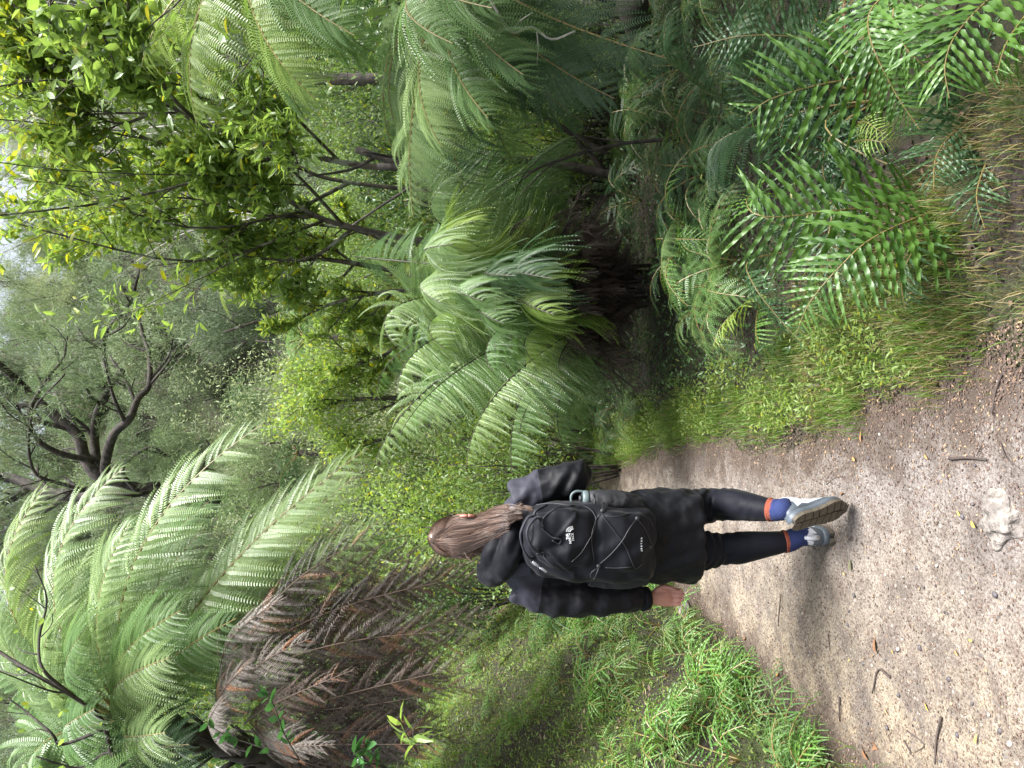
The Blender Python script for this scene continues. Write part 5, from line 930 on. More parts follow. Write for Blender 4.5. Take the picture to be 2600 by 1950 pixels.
# ------------------------------------------------------------------ the walker
M_skin = plain('skin', (.36, .17, .125), .5, .12, 20); M_skin.node_tree.nodes['Principled BSDF'].inputs['Subsurface Weight'].default_value = .0
M_jblack = plain('jacket_black', (.0035, .0038, .006), .62, .25, 9, spec=.13, bump=.25, sheen=.03, bdist=.01); M_jgrey = plain('jacket_grey', (.030, .030, .042), .65, .15, 9, spec=.3, bump=.25, sheen=.05, bdist=.01)
M_jblack2 = plain('jacket_cloth', (.0045, .005, .008), .62, .2, 9, spec=.2, bump=.25, sheen=.03, bdist=.01); M_leg = plain('leggings', (.0045, .005, .009), .6, .2, 8, spec=.13, bump=.15, sheen=.04, bdist=.006); M_blue = plain('sock_blue', (.010, .020, .085), .9, .3, 60, bump=.3); M_orange = plain('sock_orange', (.17, .038, .018), .9, .3, 60, bump=.3)
M_white = plain('shoe_white', (.50, .51, .56), .7, .12, 120, bump=.3, bdist=.001); M_grey = plain('shoe_grey', (.075, .09, .11), .55, .2, 30); M_sole = plain('shoe_sole', (.085, .070, .050), .8, .45, 18, bump=.4); M_dark = plain('shoe_rubber', (.02, .022, .026), .6, .3, 20); M_print = plain('white_print', (.75, .77, .78), .45); M_gold = plain('gold_thread', (.40, .26, .06), .7); M_eye = plain('eye', (.7, .7, .7), .3)
def remeshed(g_, name, mats, parent, voxel=.006, it=4, disp=(), origin=(0, 0, 0), fn=None):
    o = g_.obj('tmp', mats, None); m = o.modifiers.new('r', 'REMESH'); m.mode = 'VOXEL'; m.voxel_size = voxel; m.use_smooth_shade = True
    s = o.modifiers.new('s', 'SMOOTH'); s.iterations = it; s.factor = .6
    for i, (sc, st) in enumerate(disp):
        t = bpy.data.textures.new('folds', 'CLOUDS'); t.noise_scale = sc; t.noise_depth = 1; d = o.modifiers.new('d', 'DISPLACE'); d.texture = t; d.strength = st; d.mid_level = .5; d.texture_coords = 'GLOBAL'
    dg = bpy.context.evaluated_depsgraph_get(); me = bpy.data.meshes.new_from_object(o.evaluated_get(dg)); bpy.data.objects.remove(o)
    n_ = len(me.vertices); co = np.empty(n_ * 3, np.float32); me.vertices.foreach_get('co', co); co = co.reshape(-1, 3).astype(float)
    if fn: no = np.empty(n_ * 3, np.float32); me.vertices.foreach_get('normal', no); co = fn(co, no.reshape(-1, 3))
    co = co - np.asarray(origin); me.vertices.foreach_set('co', co.ravel().astype(np.float32)); me.update()
    me.polygons.foreach_set('use_smooth', np.ones(len(me.polygons), bool)); me.name = name
    if not me.materials:
        for m_ in (mats if isinstance(mats, (list, tuple)) else [mats]): me.materials.append(m_)
    return link(bpy.data.objects.new(name, me), parent)
def J(u, v, Y): return P(u, v, Y)
def ring(c, a, b, k=28, ax=(1, 0, 0), ay=(0, 1, 0), pw=2.0):
    t = np.arange(k) / k * 2 * np.pi; cs, sn = np.cos(t), np.sin(t); e = 2 / pw
    return np.asarray(c) + a * (np.sign(cs) * np.abs(cs) ** e)[:, None] * np.asarray(ax) + b * (np.sign(sn) * np.abs(sn) ** e)[:, None] * np.asarray(ay)
PB = J(590, 2123, 3.05); PB = np.array([PB[0], 3.03, 0.0])
person = empty('person', PB, 'walker seen from behind in a long black and grey jacket and leggings, wearing a backpack', 'person')
# right foot: toe just leaving the ground, sole turned to the camera
Ff = norm([.15, .34, -.90]); Zf = np.array([.45, .80, .38]); Zf = norm(Zf - Ff * Zf.dot(Ff)); Xf = np.cross(Ff, Zf)
toeR = P(661, 2161, 2.86); toeR = toeR + (np.array([0, 0, .045]) - [0, 0, toeR[2]]) * 0.5; heelR = toeR - Ff * .275
ankR = heelR + Zf * .085 + Ff * .045
FfL = norm([-.06, 1, 0]); ZfL = np.array([0, 0, 1.0]); XfL = np.cross(FfL, ZfL); heelL = np.array([P(585, 2120, 3.0)[0], 3.0, float(gz(-.6, 3.0)) + .012]); ankL = heelL + ZfL * .09 + FfL * .045
legL = ([J(548, 1630, 3.06), J(553, 1776, 3.10), J(556, 1832, 3.12), J(560, 1885, 3.09), J(570, 1955, 3.06), J(577, 2005, 3.05), ankL + [0, 0, .03], ankL], [.105, .076, .060, .062, .047, .037, .033, .036])
kneeR = J(668, 1812, 3.20); legR = ([J(636, 1630, 3.06), J(661, 1770, 3.17), kneeR, J(668, 1868, 3.06), J(659, 1930, 2.95), J(655, 1965, 2.90), ankR - Ff * .03, ankR], [.105, .074, .064, .061, .046, .037, .034, .036])
armL = ([J(470, 1318, 3.06), J(440, 1385, 3.05), J(425, 1490, 3.03), J(428, 1580, 3.05), J(432, 1652, 3.07)], [.058, .050, .042, .034, .026])
armR = ([J(682, 1308, 3.06), J(716, 1385, 3.04), J(738, 1462, 3.01), J(722, 1455, 3.14), J(696, 1430, 3.25)], [.058, .050, .044, .036, .027])
headc = J(588, 1165, 3.09)
bg_ = Geo()
bg_.ell(headc + [0, 0, .012], (.074, .093, .098)); bg_.ell(headc + [0, .045, -.06], (.052, .05, .055)); bg_.ell(headc + [0, .098, -.02], (.012, .020, .022)); bg_.ell(headc + [0, .085, -.055], (.024, .014, .008)); bg_.ell(headc + [0, .088, .025], (.045, .012, .008))
for s in (-1, 1): bg_.ell(headc + [s * .078, .002, -.012], (.012, .020, .032))
bg_.tube([headc + [0, -.01, -.05], J(586, 1262, 3.08), J(582, 1300, 3.07)], [.052, .053, .07], 16)
tor = [(1295, .09, .06), (1325, .145, .08), (1380, .15, .09), (1480, .145, .10), (1540, .14, .10), (1620, .17, .115), (1680, .165, .11)]
bg_.rings([ring(J(582, v, 3.07), a, b) for v, a, b in tor])
for pts, r in (legL, legR, armL, armR): bg_.tube(catmull(pts, 5), np.interp(np.linspace(0, 1, (len(pts) - 1) * 5 + 1), np.linspace(0, 1, len(r)), r) * (.80 if pts is armL[0] or pts is armR[0] else .93), 14)
for a_, f_, x_ in ((ankL, FfL, ZfL), (ankR, Ff, Zf)): bg_.tube([a_ - x_ * .02, a_ + f_ * .04 - x_ * .045, a_ + f_ * .13 - x_ * .052], [.028, .024, .016], 12)
def hand(w, down, back, side, thumb):
    """w wrist; down: towards the fingertips, back: the way the fingers curl, side: across the knuckles to the thumb"""
    down, back, side = norm(down), norm(back), norm(side); kn = w + down * .075
    bg_.rings([ring(w - down * .01, .024, .018, 16, side, back), ring(w + down * .025, .032, .017, 16, side, back), ring(kn - down * .01, .038, .015, 16, side, back), ring(kn + down * .005, .036, .012, 16, side, back)])
    for i, (o, l) in enumerate(((.028, .066), (.010, .074), (-.009, .068), (-.027, .054))):
        b_ = kn + side * o - down * .004; k1 = b_ + down * l * .42 + back * l * .10; k2 = k1 + down * l * .22 + back * l * .30; k3 = k2 - down * l * .02 + back * l * .28
        bg_.tube(catmull([b_ - down * .02, b_, k1, k2, k3], 3), np.interp(np.linspace(0, 1, 13), [0, .3, 1], [.0095, .0092, .0068]), 10)
    t0 = w + down * .02 + side * .026; bg_.tube(catmull([t0, t0 + down * .03 + side * .016 + back * .012, t0 + down * .055 + side * .012 + back * .026, t0 + down * .072 + side * .002 + back * .036], 3), np.interp(np.linspace(0, 1, 10), [0, 1], [.013, .008]), 10)
hand(J(432, 1652, 3.07), [.02, -.05, -1], [.25, -1, -.1], [1, .3, 0], 1)
hand(J(696, 1430, 3.25), [-.5, .4, .6], [-.6, -.6, .2], [.3, .3, .9], 1)
body = remeshed(bg_, 'body', M_skin, person, .0042, 3, origin=PB)
for s in (-1, 1):
    e_ = Geo().ell(headc + [s * .030, .083, .005] - PB, (.012, .010, .008), nu=12, nv=8).obj('eye', M_eye, person, True)
# leggings
lg = Geo()
for pts, r in (legL, legR):
    q = pts[:-2]; c = catmull(q, 8); rr = np.interp(np.linspace(0, 1, len(c)), np.linspace(0, 1, len(q)), r[:len(q)]) + .004; lg.tube(c, rr, 20)
lg.rings([ring(J(590, v, 3.07), a, b) for v, a, b in [(1580, .15, .11), (1640, .18, .12), (1690, .17, .11)]])
def legfold(co, no):
    z = co[:, 2]; k = np.exp(-((z - .50) / .10) ** 2) * .0035; return co + no * (k * np.sin(z * 150 + co[:, 0] * 55 + 3 * np.sin(co[:, 1] * 30)))[:, None]
remeshed(lg, 'leggings', M_leg, person, .006, 3, [(.10, .006)], PB, legfold)
# socks with an orange band over blue, ribbed
for (pts, r), a_, f_, x2_, ri in ((legL, ankL, FfL, ZfL, 0), (legR, ankR, Ff, Zf, 1)):
    top = pts[-3]; c = catmull([pts[-4] * .30 + top * .70, top, pts[-2], a_, a_ - x2_ * .03 + f_ * .01], 7); n_ = len(c)
    T = norm(np.gradient(c, axis=0)); rr = np.interp(np.linspace(0, 1, n_), [0, .3, .7, 1], [.0465, .042, .038, .034]); sd = 72; th = np.arange(sd) / sd * 2 * np.pi
    A = norm(np.cross(T, [0, 1.0, .3])); B = np.cross(T, A); w = rr[:, None] * (1 + .022 * np.cos(th * 24)[None, :])
    V = c[:, None] + w[..., None] * (A[:, None] * np.cos(th)[None, :, None] + B[:, None] * np.sin(th)[None, :, None]); g_ = Geo().rings(list(V)); 
    cen = g_.V[0][g_.F[0]].mean(1); d0 = (cen - c[0]) @ T[2]; g_.M[0] = (d0 > .014).astype(int)
    so_ = g_.obj('sock', [M_orange, M_blue], person, True, origin=PB, loc=(0, 0, 0))
    if ri:
        k_ = 6; ctr = c[k_] + norm(P(650, 1965, 2.4) - c[k_]) * .049
        def bar(a, b, r=.0016): return Geo().tube([a - PB, b - PB], [r, r], 6)
        gg = Geo(); rt, dn = np.array([1.0, 0, 0]), T[k_]
        gg.tube([ctr - rt * .012 - dn * .006 - PB, ctr + dn * .014 - PB + [0, -.002, 0], ctr + rt * .010 - dn * .008 - PB], [.0014] * 3, 6); gg.tube([ctr - rt * .004 - dn * .002 - PB, ctr + rt * .004 - dn * .002 - PB], [.0014] * 2, 6); mk = gg.obj('mark', M_gold, so_)
# shoes
def shoe(name, heel, X_, F_, Z_, label):
    base = heel - PB; m4 = np.eye(4); m4[:3, 0] = X_; m4[:3, 1] = F_; m4[:3, 2] = Z_; m4[:3, 3] = base
    hw = lambda y: np.interp(y, [0, .012, .04, .09, .13, .18, .22, .25, .27], [.016, .029, .036, .034, .036, .046, .044, .032, .012])
    ct = lambda y: np.interp(y, [0, .1, .2, .27], [0, 0, .004, -.004])
    up_ = Geo(); rg_ = []
    for y_, zt, k in [(.002, .06, .6), (.004, .105, .9), (.02, .128, 1.08), (.05, .132, 1.12), (.08, .124, 1.08), (.105, .104, .98), (.14, .082, .92), (.18, .062, .92), (.22, .054, .9), (.25, .044, .85), (.266, .030, .6)]:
        w_ = hw(y_) * k; zb = .022; h_ = (zt - zb) / 2; r_ = ring((ct(y_), y_, zb + h_), w_, h_, 24, (1, 0, 0), (0, 0, 1), 2.4); tz = np.clip((r_[:, 2] - zb) / (2 * h_), 0, 1); r_[:, 0] = ct(y_) + (r_[:, 0] - ct(y_)) * (1 - .16 * tz ** 2); rg_.append(r_)
    up_.rings(rg_); cen = up_.V[0][up_.F[0]].mean(1); up_.M[0] = np.where(cen[:, 2] < .052 + .02 * (cen[:, 1] < .05), 1, 0)
    o = bpy.data.objects.new(name, up_.mesh(name, [M_white, M_grey], True)); link(o, person); o.matrix_basis = Matrix(m4.tolist()); o['label'] = label
    ms_ = Geo(); ms_.rings([np.array([[ct(y_) + sx * hw(y_) * q, y_, z_] for sx, q, z_ in ((-1, .9, .010), (-1, 1.06, .016), (-1, 1.06, .028), (-1, .96, .036), (1, .96, .036), (1, 1.06, .028), (1, 1.06, .016), (1, .9, .010))]) for y_ in np.linspace(-.002, .272, 18)])
    link(bpy.data.objects.new('midsole', ms_.mesh('midsole', M_grey, True)), o)
    sg = Geo(); edges = [(-.003, .040), (.046, .082), (.088, .112), (.118, .150), (.156, .186), (.192, .220), (.226, .248), (.253, .272)]
    for ya, yb in edges:
        yy_ = np.linspace(ya, yb, 4)
        for lo, hi in ((-1.08, -.12), (.06, 1.08)) if ya < .24 else ((-1.05, 1.05),):
            rr_ = []
            for y_ in yy_:
                a_, b_ = ct(y_) + hw(y_) * lo, ct(y_) + hw(y_) * hi; sk = .006 * (lo if abs(lo) > 1 else hi); rr_.append(np.array([[a_, y_ + sk, -.002], [a_, y_ + sk, .013], [b_, y_ - sk * .2, .013], [b_, y_ - sk * .2, -.002]]))
            sg.rings(rr_)
        for q in (-.55, .5): sg.tube([[ct(ya) + hw(ya) * q, (ya + yb) / 2 - .006, -.003], [ct(ya) + hw(ya) * q + .008, (ya + yb) / 2 + .006, -.003]], [.003, .003], 4)
    link(bpy.data.objects.new('sole', sg.mesh('sole', M_sole)), o)
    ht = Geo(); ht.tube([[0, .002, .060], [0, -.008, .080], [0, -.006, .102], [0, .006, .112]], [.010, .009, .009, .008], 8); link(bpy.data.objects.new('heel_tab', ht.mesh('heel_tab', M_white, True)), o)
    ln = Geo()
    for y_ in (.12, .14, .16, .18): z_ = np.interp(y_, [.1, .14, .18, .22], [.092, .078, .066, .056]); ln.tube([[-.022, y_, z_ - .008], [0, y_ + .006, z_ + .003], [.022, y_, z_ - .008]], [.0025] * 3, 6)
    link(bpy.data.objects.new('lace', ln.mesh('lace', M_grey, True)), o)
    mg = Geo()
    for s_ in (-1, 1):
        x_ = s_ * (.0372); mg.tube([[x_, .052, .050], [x_, .052, .060]], [.0012] * 2, 4); mg.tube([[x_, .058, .050], [x_, .053, .055], [x_, .058, .060]], [.0012] * 3, 4)
    link(bpy.data.objects.new('mark', mg.mesh('mark', M_print)), o)
shoe('shoe', heelR, Xf, Ff, Zf, 'raised shoe showing its worn lugged sole'); shoe('shoe', heelL, XfL, FfL, ZfL, 'planted shoe seen from the heel')
# jacket
jk = Geo()
jr = [(578, 1258, .062, .060), (577, 1272, .115, .085), (576, 1284, .158, .098), (576, 1304, .184, .108), (577, 1345, .190, .115), (578, 1420, .178, .118), (582, 1510, .165, .118), (586, 1580, .172, .125), (590, 1650, .188, .135), (591, 1710, .193, .138), (590, 1750, .190, .136), (588, 1768, .184, .132)]
jk.rings([ring(J(u, v, 3.07), a, b, 36, pw=2.3) for u, v, a, b in jr])
AL = [J(474, 1318, 3.06), J(436, 1385, 3.05), J(423, 1500, 3.03), J(428, 1590, 3.05), J(431, 1640, 3.07)]; jk.tube(catmull(AL, 7), np.interp(np.linspace(0, 1, 29), [0, .25, .5, .75, 1], [.078, .072, .062, .056, .044]), 20)
AR = [J(680, 1308, 3.06), J(714, 1385, 3.04), J(738, 1458, 3.01), J(724, 1455, 3.15), J(698, 1434, 3.24)]; jk.tube(catmull(AR, 7), np.interp(np.linspace(0, 1, 29), [0, .25, .5, .75, 1], [.078, .072, .064, .058, .046]), 20)
def jfold(co, no):
    x, y, z = co.T; out = np.zeros(len(x)); cx = x - PB[0]
    out += .0042 * np.sin(z * 62 + 5 * np.sin(x * 13) + y * 30) * sst(.12, .18, np.abs(cx))         # sleeve and side creases
    out += .0030 * np.sin(x * 85 + 4 * np.sin(z * 9)) * sst(1.0, .62, z) * sst(.2, .0, np.abs(cx) - .1)
    el = np.exp(-(((x - J(735, 1, 3.03)[0]) / .09) ** 2 + ((z - J(1, 1440, 3.03)[2]) / .10) ** 2)); out += .006 * el * np.sin(z * 110 + x * 60)
    return co + no * out[:, None]
jo = remeshed(jk, 'jacket', M_jblack2, person, .007, 5, [(.10, .022), (.04, .010)], PB, jfold)
zc_ = J(580, 1388, 3.0)[2] - PB[2]
def yoke(m):        # the grey shoulder panel is sewn above the seam line
    n = m.node_tree; N = n.nodes.new; L = n.links.new; p = n.nodes['Principled BSDF']; tc = N('ShaderNodeTexCoord'); sx = N('ShaderNodeSeparateXYZ'); L(tc.outputs['Object'], sx.inputs[0])
    ab = N('ShaderNodeMath'); ab.operation = 'ABSOLUTE'; L(sx.outputs['X'], ab.inputs[0]); md = N('ShaderNodeMath'); md.operation = 'MULTIPLY_ADD'; L(ab.outputs[0], md.inputs[0]); md.inputs[1].default_value = -.14; L(sx.outputs['Z'], md.inputs[2])
    gt = N('ShaderNodeMath'); gt.operation = 'GREATER_THAN'; L(md.outputs[0], gt.inputs[0]); gt.inputs[1].default_value = zc_ - .005
    L(mixrgb(n, (.0035, .0038, .006), (.030, .030, .042), gt.outputs[0]), p.inputs['Base Color'])
yoke(M_jblack2)
cf_ = Geo().tube([AL[-1] - PB + (AL[-2] - AL[-1]) * .25, AL[-1] - PB + (AL[-1] - AL[-2]) * .1], [.050, .046], 20, cap=True).obj('cuff', M_jblack, jo, True)
se = Geo(); a_ = np.linspace(-1, 1, 30); sp = [J(577 + t * 118, 1388 - 18 * (1 - t * t) + (8 if t < 0 else -8), 3.07 - .118 * math.sqrt(max(0, 1 - (t * .85) ** 2)) - .004) - PB for t in a_]; se.tube(sp, [.0022] * 30, 5).obj('seam', M_jblack, jo, True)
hd = Geo()
hp = [J(648, 1262, 3.06), J(630, 1288, 2.97), J(585, 1302, 2.92), J(535, 1292, 2.92), J(500, 1268, 2.97), J(492, 1240, 3.05), J(510, 1225, 3.13)]; hd.tube(catmull(hp, 6), np.interp(np.linspace(0, 1, 37), [0, .2, .5, .8, 1], [.030, .038, .048, .046, .030]), 18)
hp2 = [J(628, 1250, 3.02), J(600, 1262, 2.97), J(560, 1255, 2.96), J(525, 1240, 2.99), J(508, 1222, 3.06)]; hd.tube(catmull(hp2, 6), np.interp(np.linspace(0, 1, 25), [0, .5, 1], [.024, .038, .028]), 16)
def hfold(co, no): x, y, z = co.T; return co + no * (.0035 * np.sin(x * 45 + z * 75 + 3 * np.sin(z * 20)))[:, None]
remeshed(hd, 'hood', M_jblack, jo, .006, 4, [(.05, .012)], PB, hfold)

# hair: scalp cap and strands gathered at the crown, falling to the right
HB = [plain('hair_' + k, c, .42, .25, 60, stretch=(1, 1, .05)) for k, c in (('brown', (.070, .038, .025)), ('light', (.14, .085, .058)), ('dark', (.040, .023, .016)))]
hc = headc + [0, -.004, .018]; cap = Geo().ell(hc, (.078, .098, .098), nu=30, nv=18); V = cap.V[0]
k_ = V[:, 1] > hc[1] + .02; low = V[:, 2] < hc[2] - .01; V[k_ & low] = hc + (V[k_ & low] - hc) * .82
hair = cap.obj('hair', [HB[0], HB[1], HB[2]], person, True, origin=PB, loc=(0, 0, 0))
sg = Geo(); rs = np.random.default_rng(8); gather = J(578, 1110, 2.999); gather = hc + norm(np.array([-.015, -.62, .72])) * np.array([.082, .101, .101]) 
def scalp(d, k=1.0): return hc + norm(d) * np.array([.080, .099, .100]) * k
def strand(pts, w, k=3):
    c = catmull(pts, k); n_ = len(c); T = norm(np.gradient(c, axis=0)); S = norm(np.cross(T, [0.15, 1, .1])) * w; tp_ = (1 - np.linspace(0, 1, n_) ** 4 * .7)[:, None]
    sg.grid(np.stack([c - S * tp_, c + np.array([0, -w * .6, 0]), c + S * tp_], 1).reshape(-1, 3), n_, 3, rs.random(), int(rs.choice([0, 1, 2], p=[.5, .34, .16])))
for i in range(1500):      # from the hairline back to the gather point
    a = rs.uniform(-2.3, 2.3); el = rs.uniform(-.35, .25); d0 = np.array([math.sin(a), math.cos(a), math.sin(el)]); dg_ = gather - hc; p_ = [scalp(d0, 1.01)]
    for t in (.3, .6, .85): p_.append(scalp(norm(d0) * (1 - t) + norm(dg_) * t * 1.1 + [0, 0, .28 * math.sin(t * 3.1)], 1.03 + .015 * rs.random()))
    p_.append(gather + rs.normal(0, .006, 3)); strand(p_, .0014)
def flow(s, spread, layer, Ltot, curl, ph):
    pts = [gather + rs.normal(0, .005, 3)]
    for (u, v, w, y) in [(583, 1150, 45, 2.985), (589, 1185, 43, 2.972), (603, 1220, 40, 2.955), (618, 1258, 38, 2.925), (632, 1292, 36, 2.895), (644, 1325, 30, 2.875), (650, 1350, 22, 2.87)]:
        if v > Ltot: break
        f = (v - 1150) / 200; pts.append(J(u + s * w * (1 - .25 * max(0, f)) + curl * 8 * max(f, 0) * math.sin(f * 10 + ph), v + rs.normal(0, 2), y + abs(s) ** 2 * .05 * (1 - f) + layer + curl * .012 * f * math.cos(f * 9 + ph)))
    return pts
for i in range(2600):
    ck = int(rs.integers(0, 18)); sc_ = -1 + 2 * (ck * 7 % 18 + .5) / 18; s = sc_ + rs.normal(0, .09); L_ = 1352 - 45 * ((ck * 5) % 7) / 7 - 50 * max(0, -sc_) - rs.exponential(10); p_ = flow(s, 1, -.014 + .026 * ((ck * 11) % 5) / 5 + rs.normal(0, .002), L_, .9 + .7 * ((ck * 3) % 4) / 4, ck * 1.7 + rs.normal(0, .25))
    if len(p_) > 3: strand(p_, rs.uniform(.0008, .0019))
for i in range(500):      # under layer against the neck, ears covered in part
    a = rs.uniform(-1.9, 1.6); d0 = np.array([math.sin(a), -math.cos(a) * .9, .1 - .3 * rs.random()]); p0_ = scalp(d0, 1.0); s = math.sin(a)
    strand([p0_, p0_ + [s * .004, -.003, -.05], J(596 + s * 42, 1225 + rs.normal(0, 6), 2.99 + .05 * abs(s)), J(610 + s * 34, 1262 + rs.normal(0, 8), 2.95)], .002)
for i in range(160):
    a = rs.uniform(-1, 1); p0_ = J(588 + a * 60, rs.uniform(1130, 1240), 3.0); strand([p0_, p0_ + rs.normal(0, .012, 3) + [a * .015, 0, -.02], p0_ + rs.normal(0, .02, 3) + [a * .02, -.01, -.05]], .0006)
tag(sg.obj('strands', HB, hair, True, origin=PB, loc=(0, 0, 0)), kind='stuff')
Geo().tube([gather + [0.0, -.004, 0] + np.array([math.cos(t), -.2, math.sin(t)]) * .010 - PB for t in np.linspace(0, 6.28, 14)], [.003] * 14, 6).obj('hair_tie', M_dark, hair, True)
for s in (1,):            # the ear that shows red through the hair
    er = Geo(); ec = J(640, 1188, 2.985); c = [ec + np.array([.004 * math.cos(t), -.015 * math.cos(t) - .002, .027 * math.sin(t)]) for t in np.linspace(0, 6.28, 20)]; er.tube(c, [.0055] * 20, 8); er.ell(ec, (.006, .013, .024), nu=12, nv=8); er.obj('ear', plain('ear_skin', (.42, .16, .12), .5, .1, 20), person, True, origin=PB, loc=(0, 0, 0))
M_clip = plain('clip', (.75, .74, .70), .35); Geo().tube([J(517, 1126, 3.02) - PB, J(522, 1118, 3.0) - PB], [.002, .002], 6).obj('hair_clip', M_clip, hair, True)

# ------------------------------------------------------------------ backpack
M_pk = plain('pack_cloth', (.0045, .005, .008), .6, .2, 14, spec=.16, bump=.3, sheen=.04, bdist=.006); M_pk2 = plain('pack_grey', (.018, .019, .028), .62, .15, 14, spec=.3, bump=.2, sheen=.04); M_web = plain('webbing', (.010, .011, .015), .65, .2, 120, bump=.2); M_mesh = plain('pack_mesh', (.005, .0055, .008), .8, .4, 160, bump=.5); M_cord = plain('cord', (.011, .012, .016), .5, .2, 80, spec=.6); M_zip = plain('zip_metal', (.32, .32, .34), .35, .1, 30, metal=.6)
PKB = J(575, 1656, 2.84)
pack = empty('backpack', PKB, 'black daypack with crossed bungee cords and a white printed badge on the walker\'s back', 'backpack')
pk = Geo()
for q in ([(586, 1326, .055, .035, 2.90), (583, 1338, .095, .062, 2.885), (581, 1362, .128, .082, 2.875), (580, 1410, .142, .094, 2.868), (577, 1470, .148, .104, 2.862), (574, 1530, .148, .108, 2.860), (572, 1590, .146, .104, 2.862), (572, 1635, .138, .094, 2.868), (573, 1653, .120, .076, 2.878)],):
    pk.rings([ring(J(u, v, Y), a, b, 40, pw=3.2) for u, v, a, b, Y in q])
pk.rings([ring(J(u, v, Y), a, b, 36, pw=2.6) for u, v, a, b, Y in [(585, 1352, .05, .02, 2.79), (585, 1366, .085, .032, 2.785), (584, 1400, .104, .040, 2.780), (584, 1450, .108, .044, 2.776), (583, 1492, .104, .038, 2.778), (583, 1508, .09, .026, 2.785)]])   # upper pocket
pk.rings([ring(J(u, v, Y), a, b, 36, pw=2.8) for u, v, a, b, Y in [(578, 1500, .085, .02, 2.785), (577, 1525, .105, .034, 2.778), (575, 1580, .110, .042, 2.775), (575, 1625, .106, .036, 2.780), (575, 1645, .09, .022, 2.79)]])
def pfold(co, no):
    x, y, z = co.T; cx = x - PKB[0]; zz = z - PKB[2]; o = .004 * np.sin(zz * 45 + 3 * np.sin(cx * 26)) * sst(0, .05, -y + 2.86)
    zl = J(1, 1440, 2.78)[2] - PKB[2]; o -= .013 * np.exp(-(((cx - .012) / .035) ** 2 + ((zz - zl - .055) / .045) ** 2)) ; o += .010 * np.exp(-(((cx - .012) / .07) ** 2 + ((zz - zl) / .018) ** 2))
    o += .007 * np.exp(-((zz - zl - .03 + (cx - .05) * .9) / .012) ** 2) * sst(.0, .04, cx) * (zz > zl - .03) + .007 * np.exp(-((zz - zl - .03 - (cx + .05) * 1.1) / .012) ** 2) * sst(0, .04, -cx) * (zz > zl - .03)
    return co + no * (o * (y < 2.84))[:, None]
bag = remeshed(pk, 'bag', M_pk, pack, .0055, 6, [(.07, .012)], PKB, pfold)
def bvh(o): return BVHTree.FromPolygons([tuple(np.array(v.co) + PKB) for v in o.data.vertices], [tuple(p.vertices) for p in o.data.polygons])
bv = bvh(bag)
def hit(u, v, off=.003):
    d = norm(AX + RT * (u - 975) / F + UP * (1300 - v) / F); h = bv.ray_cast(Vector(CAM.tolist()), Vector(d.tolist()))
    if h[0] is None: return P(u, v, 2.80)
    nn = np.array(h[1]); nn = nn if nn @ d < 0 else -nn
    return np.array(h[0]) + nn * off
def zz(x, y): return (750 - y / 5.185, 1280 + x / 5.185)      # crop coordinates to picture coordinates
def cord(name, pts, r, mat, off=.004, par=pack, k=5, dense=True):
    uv = catmull(np.array([[*zz(*p), 0] for p in pts]), k); c = [hit(a[0], a[1], off) - PKB for a in uv]; c = np.array(c); c[1:-1] = (c[:-2] + c[1:-1] * 2 + c[2:]) / 4
    return Geo().tube(c, [r] * len(c), 7).obj(name, mat, par, True)
for pts in ([(880, 510), (960, 462), (1060, 455), (1140, 500), (1200, 590), (1190, 720), (1130, 850), (1010, 1050), (880, 1170)], [(1270, 555), (1210, 620), (1150, 780), (1145, 960), (1180, 1150)], [(1290, 560), (1400, 700), (1550, 900), (1640, 1080), (1720, 1260), (1820, 1190)], [(1740, 610), (1640, 740), (1550, 900), (1400, 1070), (1240, 1215)], [(1745, 610), (1830, 720), (1900, 860), (1930, 950)]):
    cord('bungee_cord', pts, .0015, M_cord)
cord('seam', [(430, 430), (600, 405), (800, 425), (930, 440)], .003, M_web, .001); cord('seam', [(520, 720), (500, 640), (560, 560), (700, 470), (900, 440)], .0042, M_web, .001); cord('seam', [(430, 1070), (520, 1050), (530, 1120), (640, 1220), (740, 1260)], .003, M_web, .001); cord('seam', [(400, 560), (430, 500), (560, 430)], .005, M_web, .002); cord('seam', [(1330, 570), (1500, 580), (1700, 540), (1900, 600), (1960, 720)], .0022, M_web, .001)
cord('seam', [(1330, 1250), (1500, 1255), (1680, 1240)], .0022, M_web, .001)
def loopcord(c0, pts): return cord('cord_loop', pts, .0018, M_cord, .009)
loopcord(0, [(1300, 510), (1290, 440), (1320, 405), (1355, 430), (1340, 480), (1310, 510)]); loopcord(0, [(1250, 1240), (1190, 1270), (1145, 1310), (1150, 1360), (1190, 1370), (1215, 1320), (1240, 1250)])
for x_, y_ in ((1300, 520), (1240, 1225), (1745, 610)): h_ = hit(*zz(x_, y_), .006) - PKB; Geo().ell(h_, (.008, .006, .008), nu=10, nv=8).obj('toggle', M_dark, pack, True)
def band(name, pts, w, t, mat, par, wdir=(0, -1, 0)):
    c = catmull(pts, 6); T = norm(np.gradient(c, axis=0)); wd = np.broadcast_to(np.asarray(wdir, float), c.shape); W_ = norm(wd - T * np.sum(wd * T, -1, keepdims=True)); N_ = np.cross(T, W_)
    return Geo().rings([np.array([p_ + a * w / 2 * q + b * t / 2 * r_ for a, b in ((-1, -.5), (-.9, -1), (.9, -1), (1, -.5), (1, .5), (.9, 1), (-.9, 1), (-1, .5))]) for p_, q, r_ in zip(c, W_, N_)]).obj(name, mat, par, True)
def zp(x, y, Y): return P(*zz(x, y), Y) - PKB
band('handle', [zp(490, 600, 2.765), zp(410, 605, 2.74), zp(335, 690, 2.725), zp(300, 790, 2.715), zp(325, 900, 2.715), zp(390, 1000, 2.73), zp(470, 1060, 2.76)], .022, .008, M_pk2, pack)
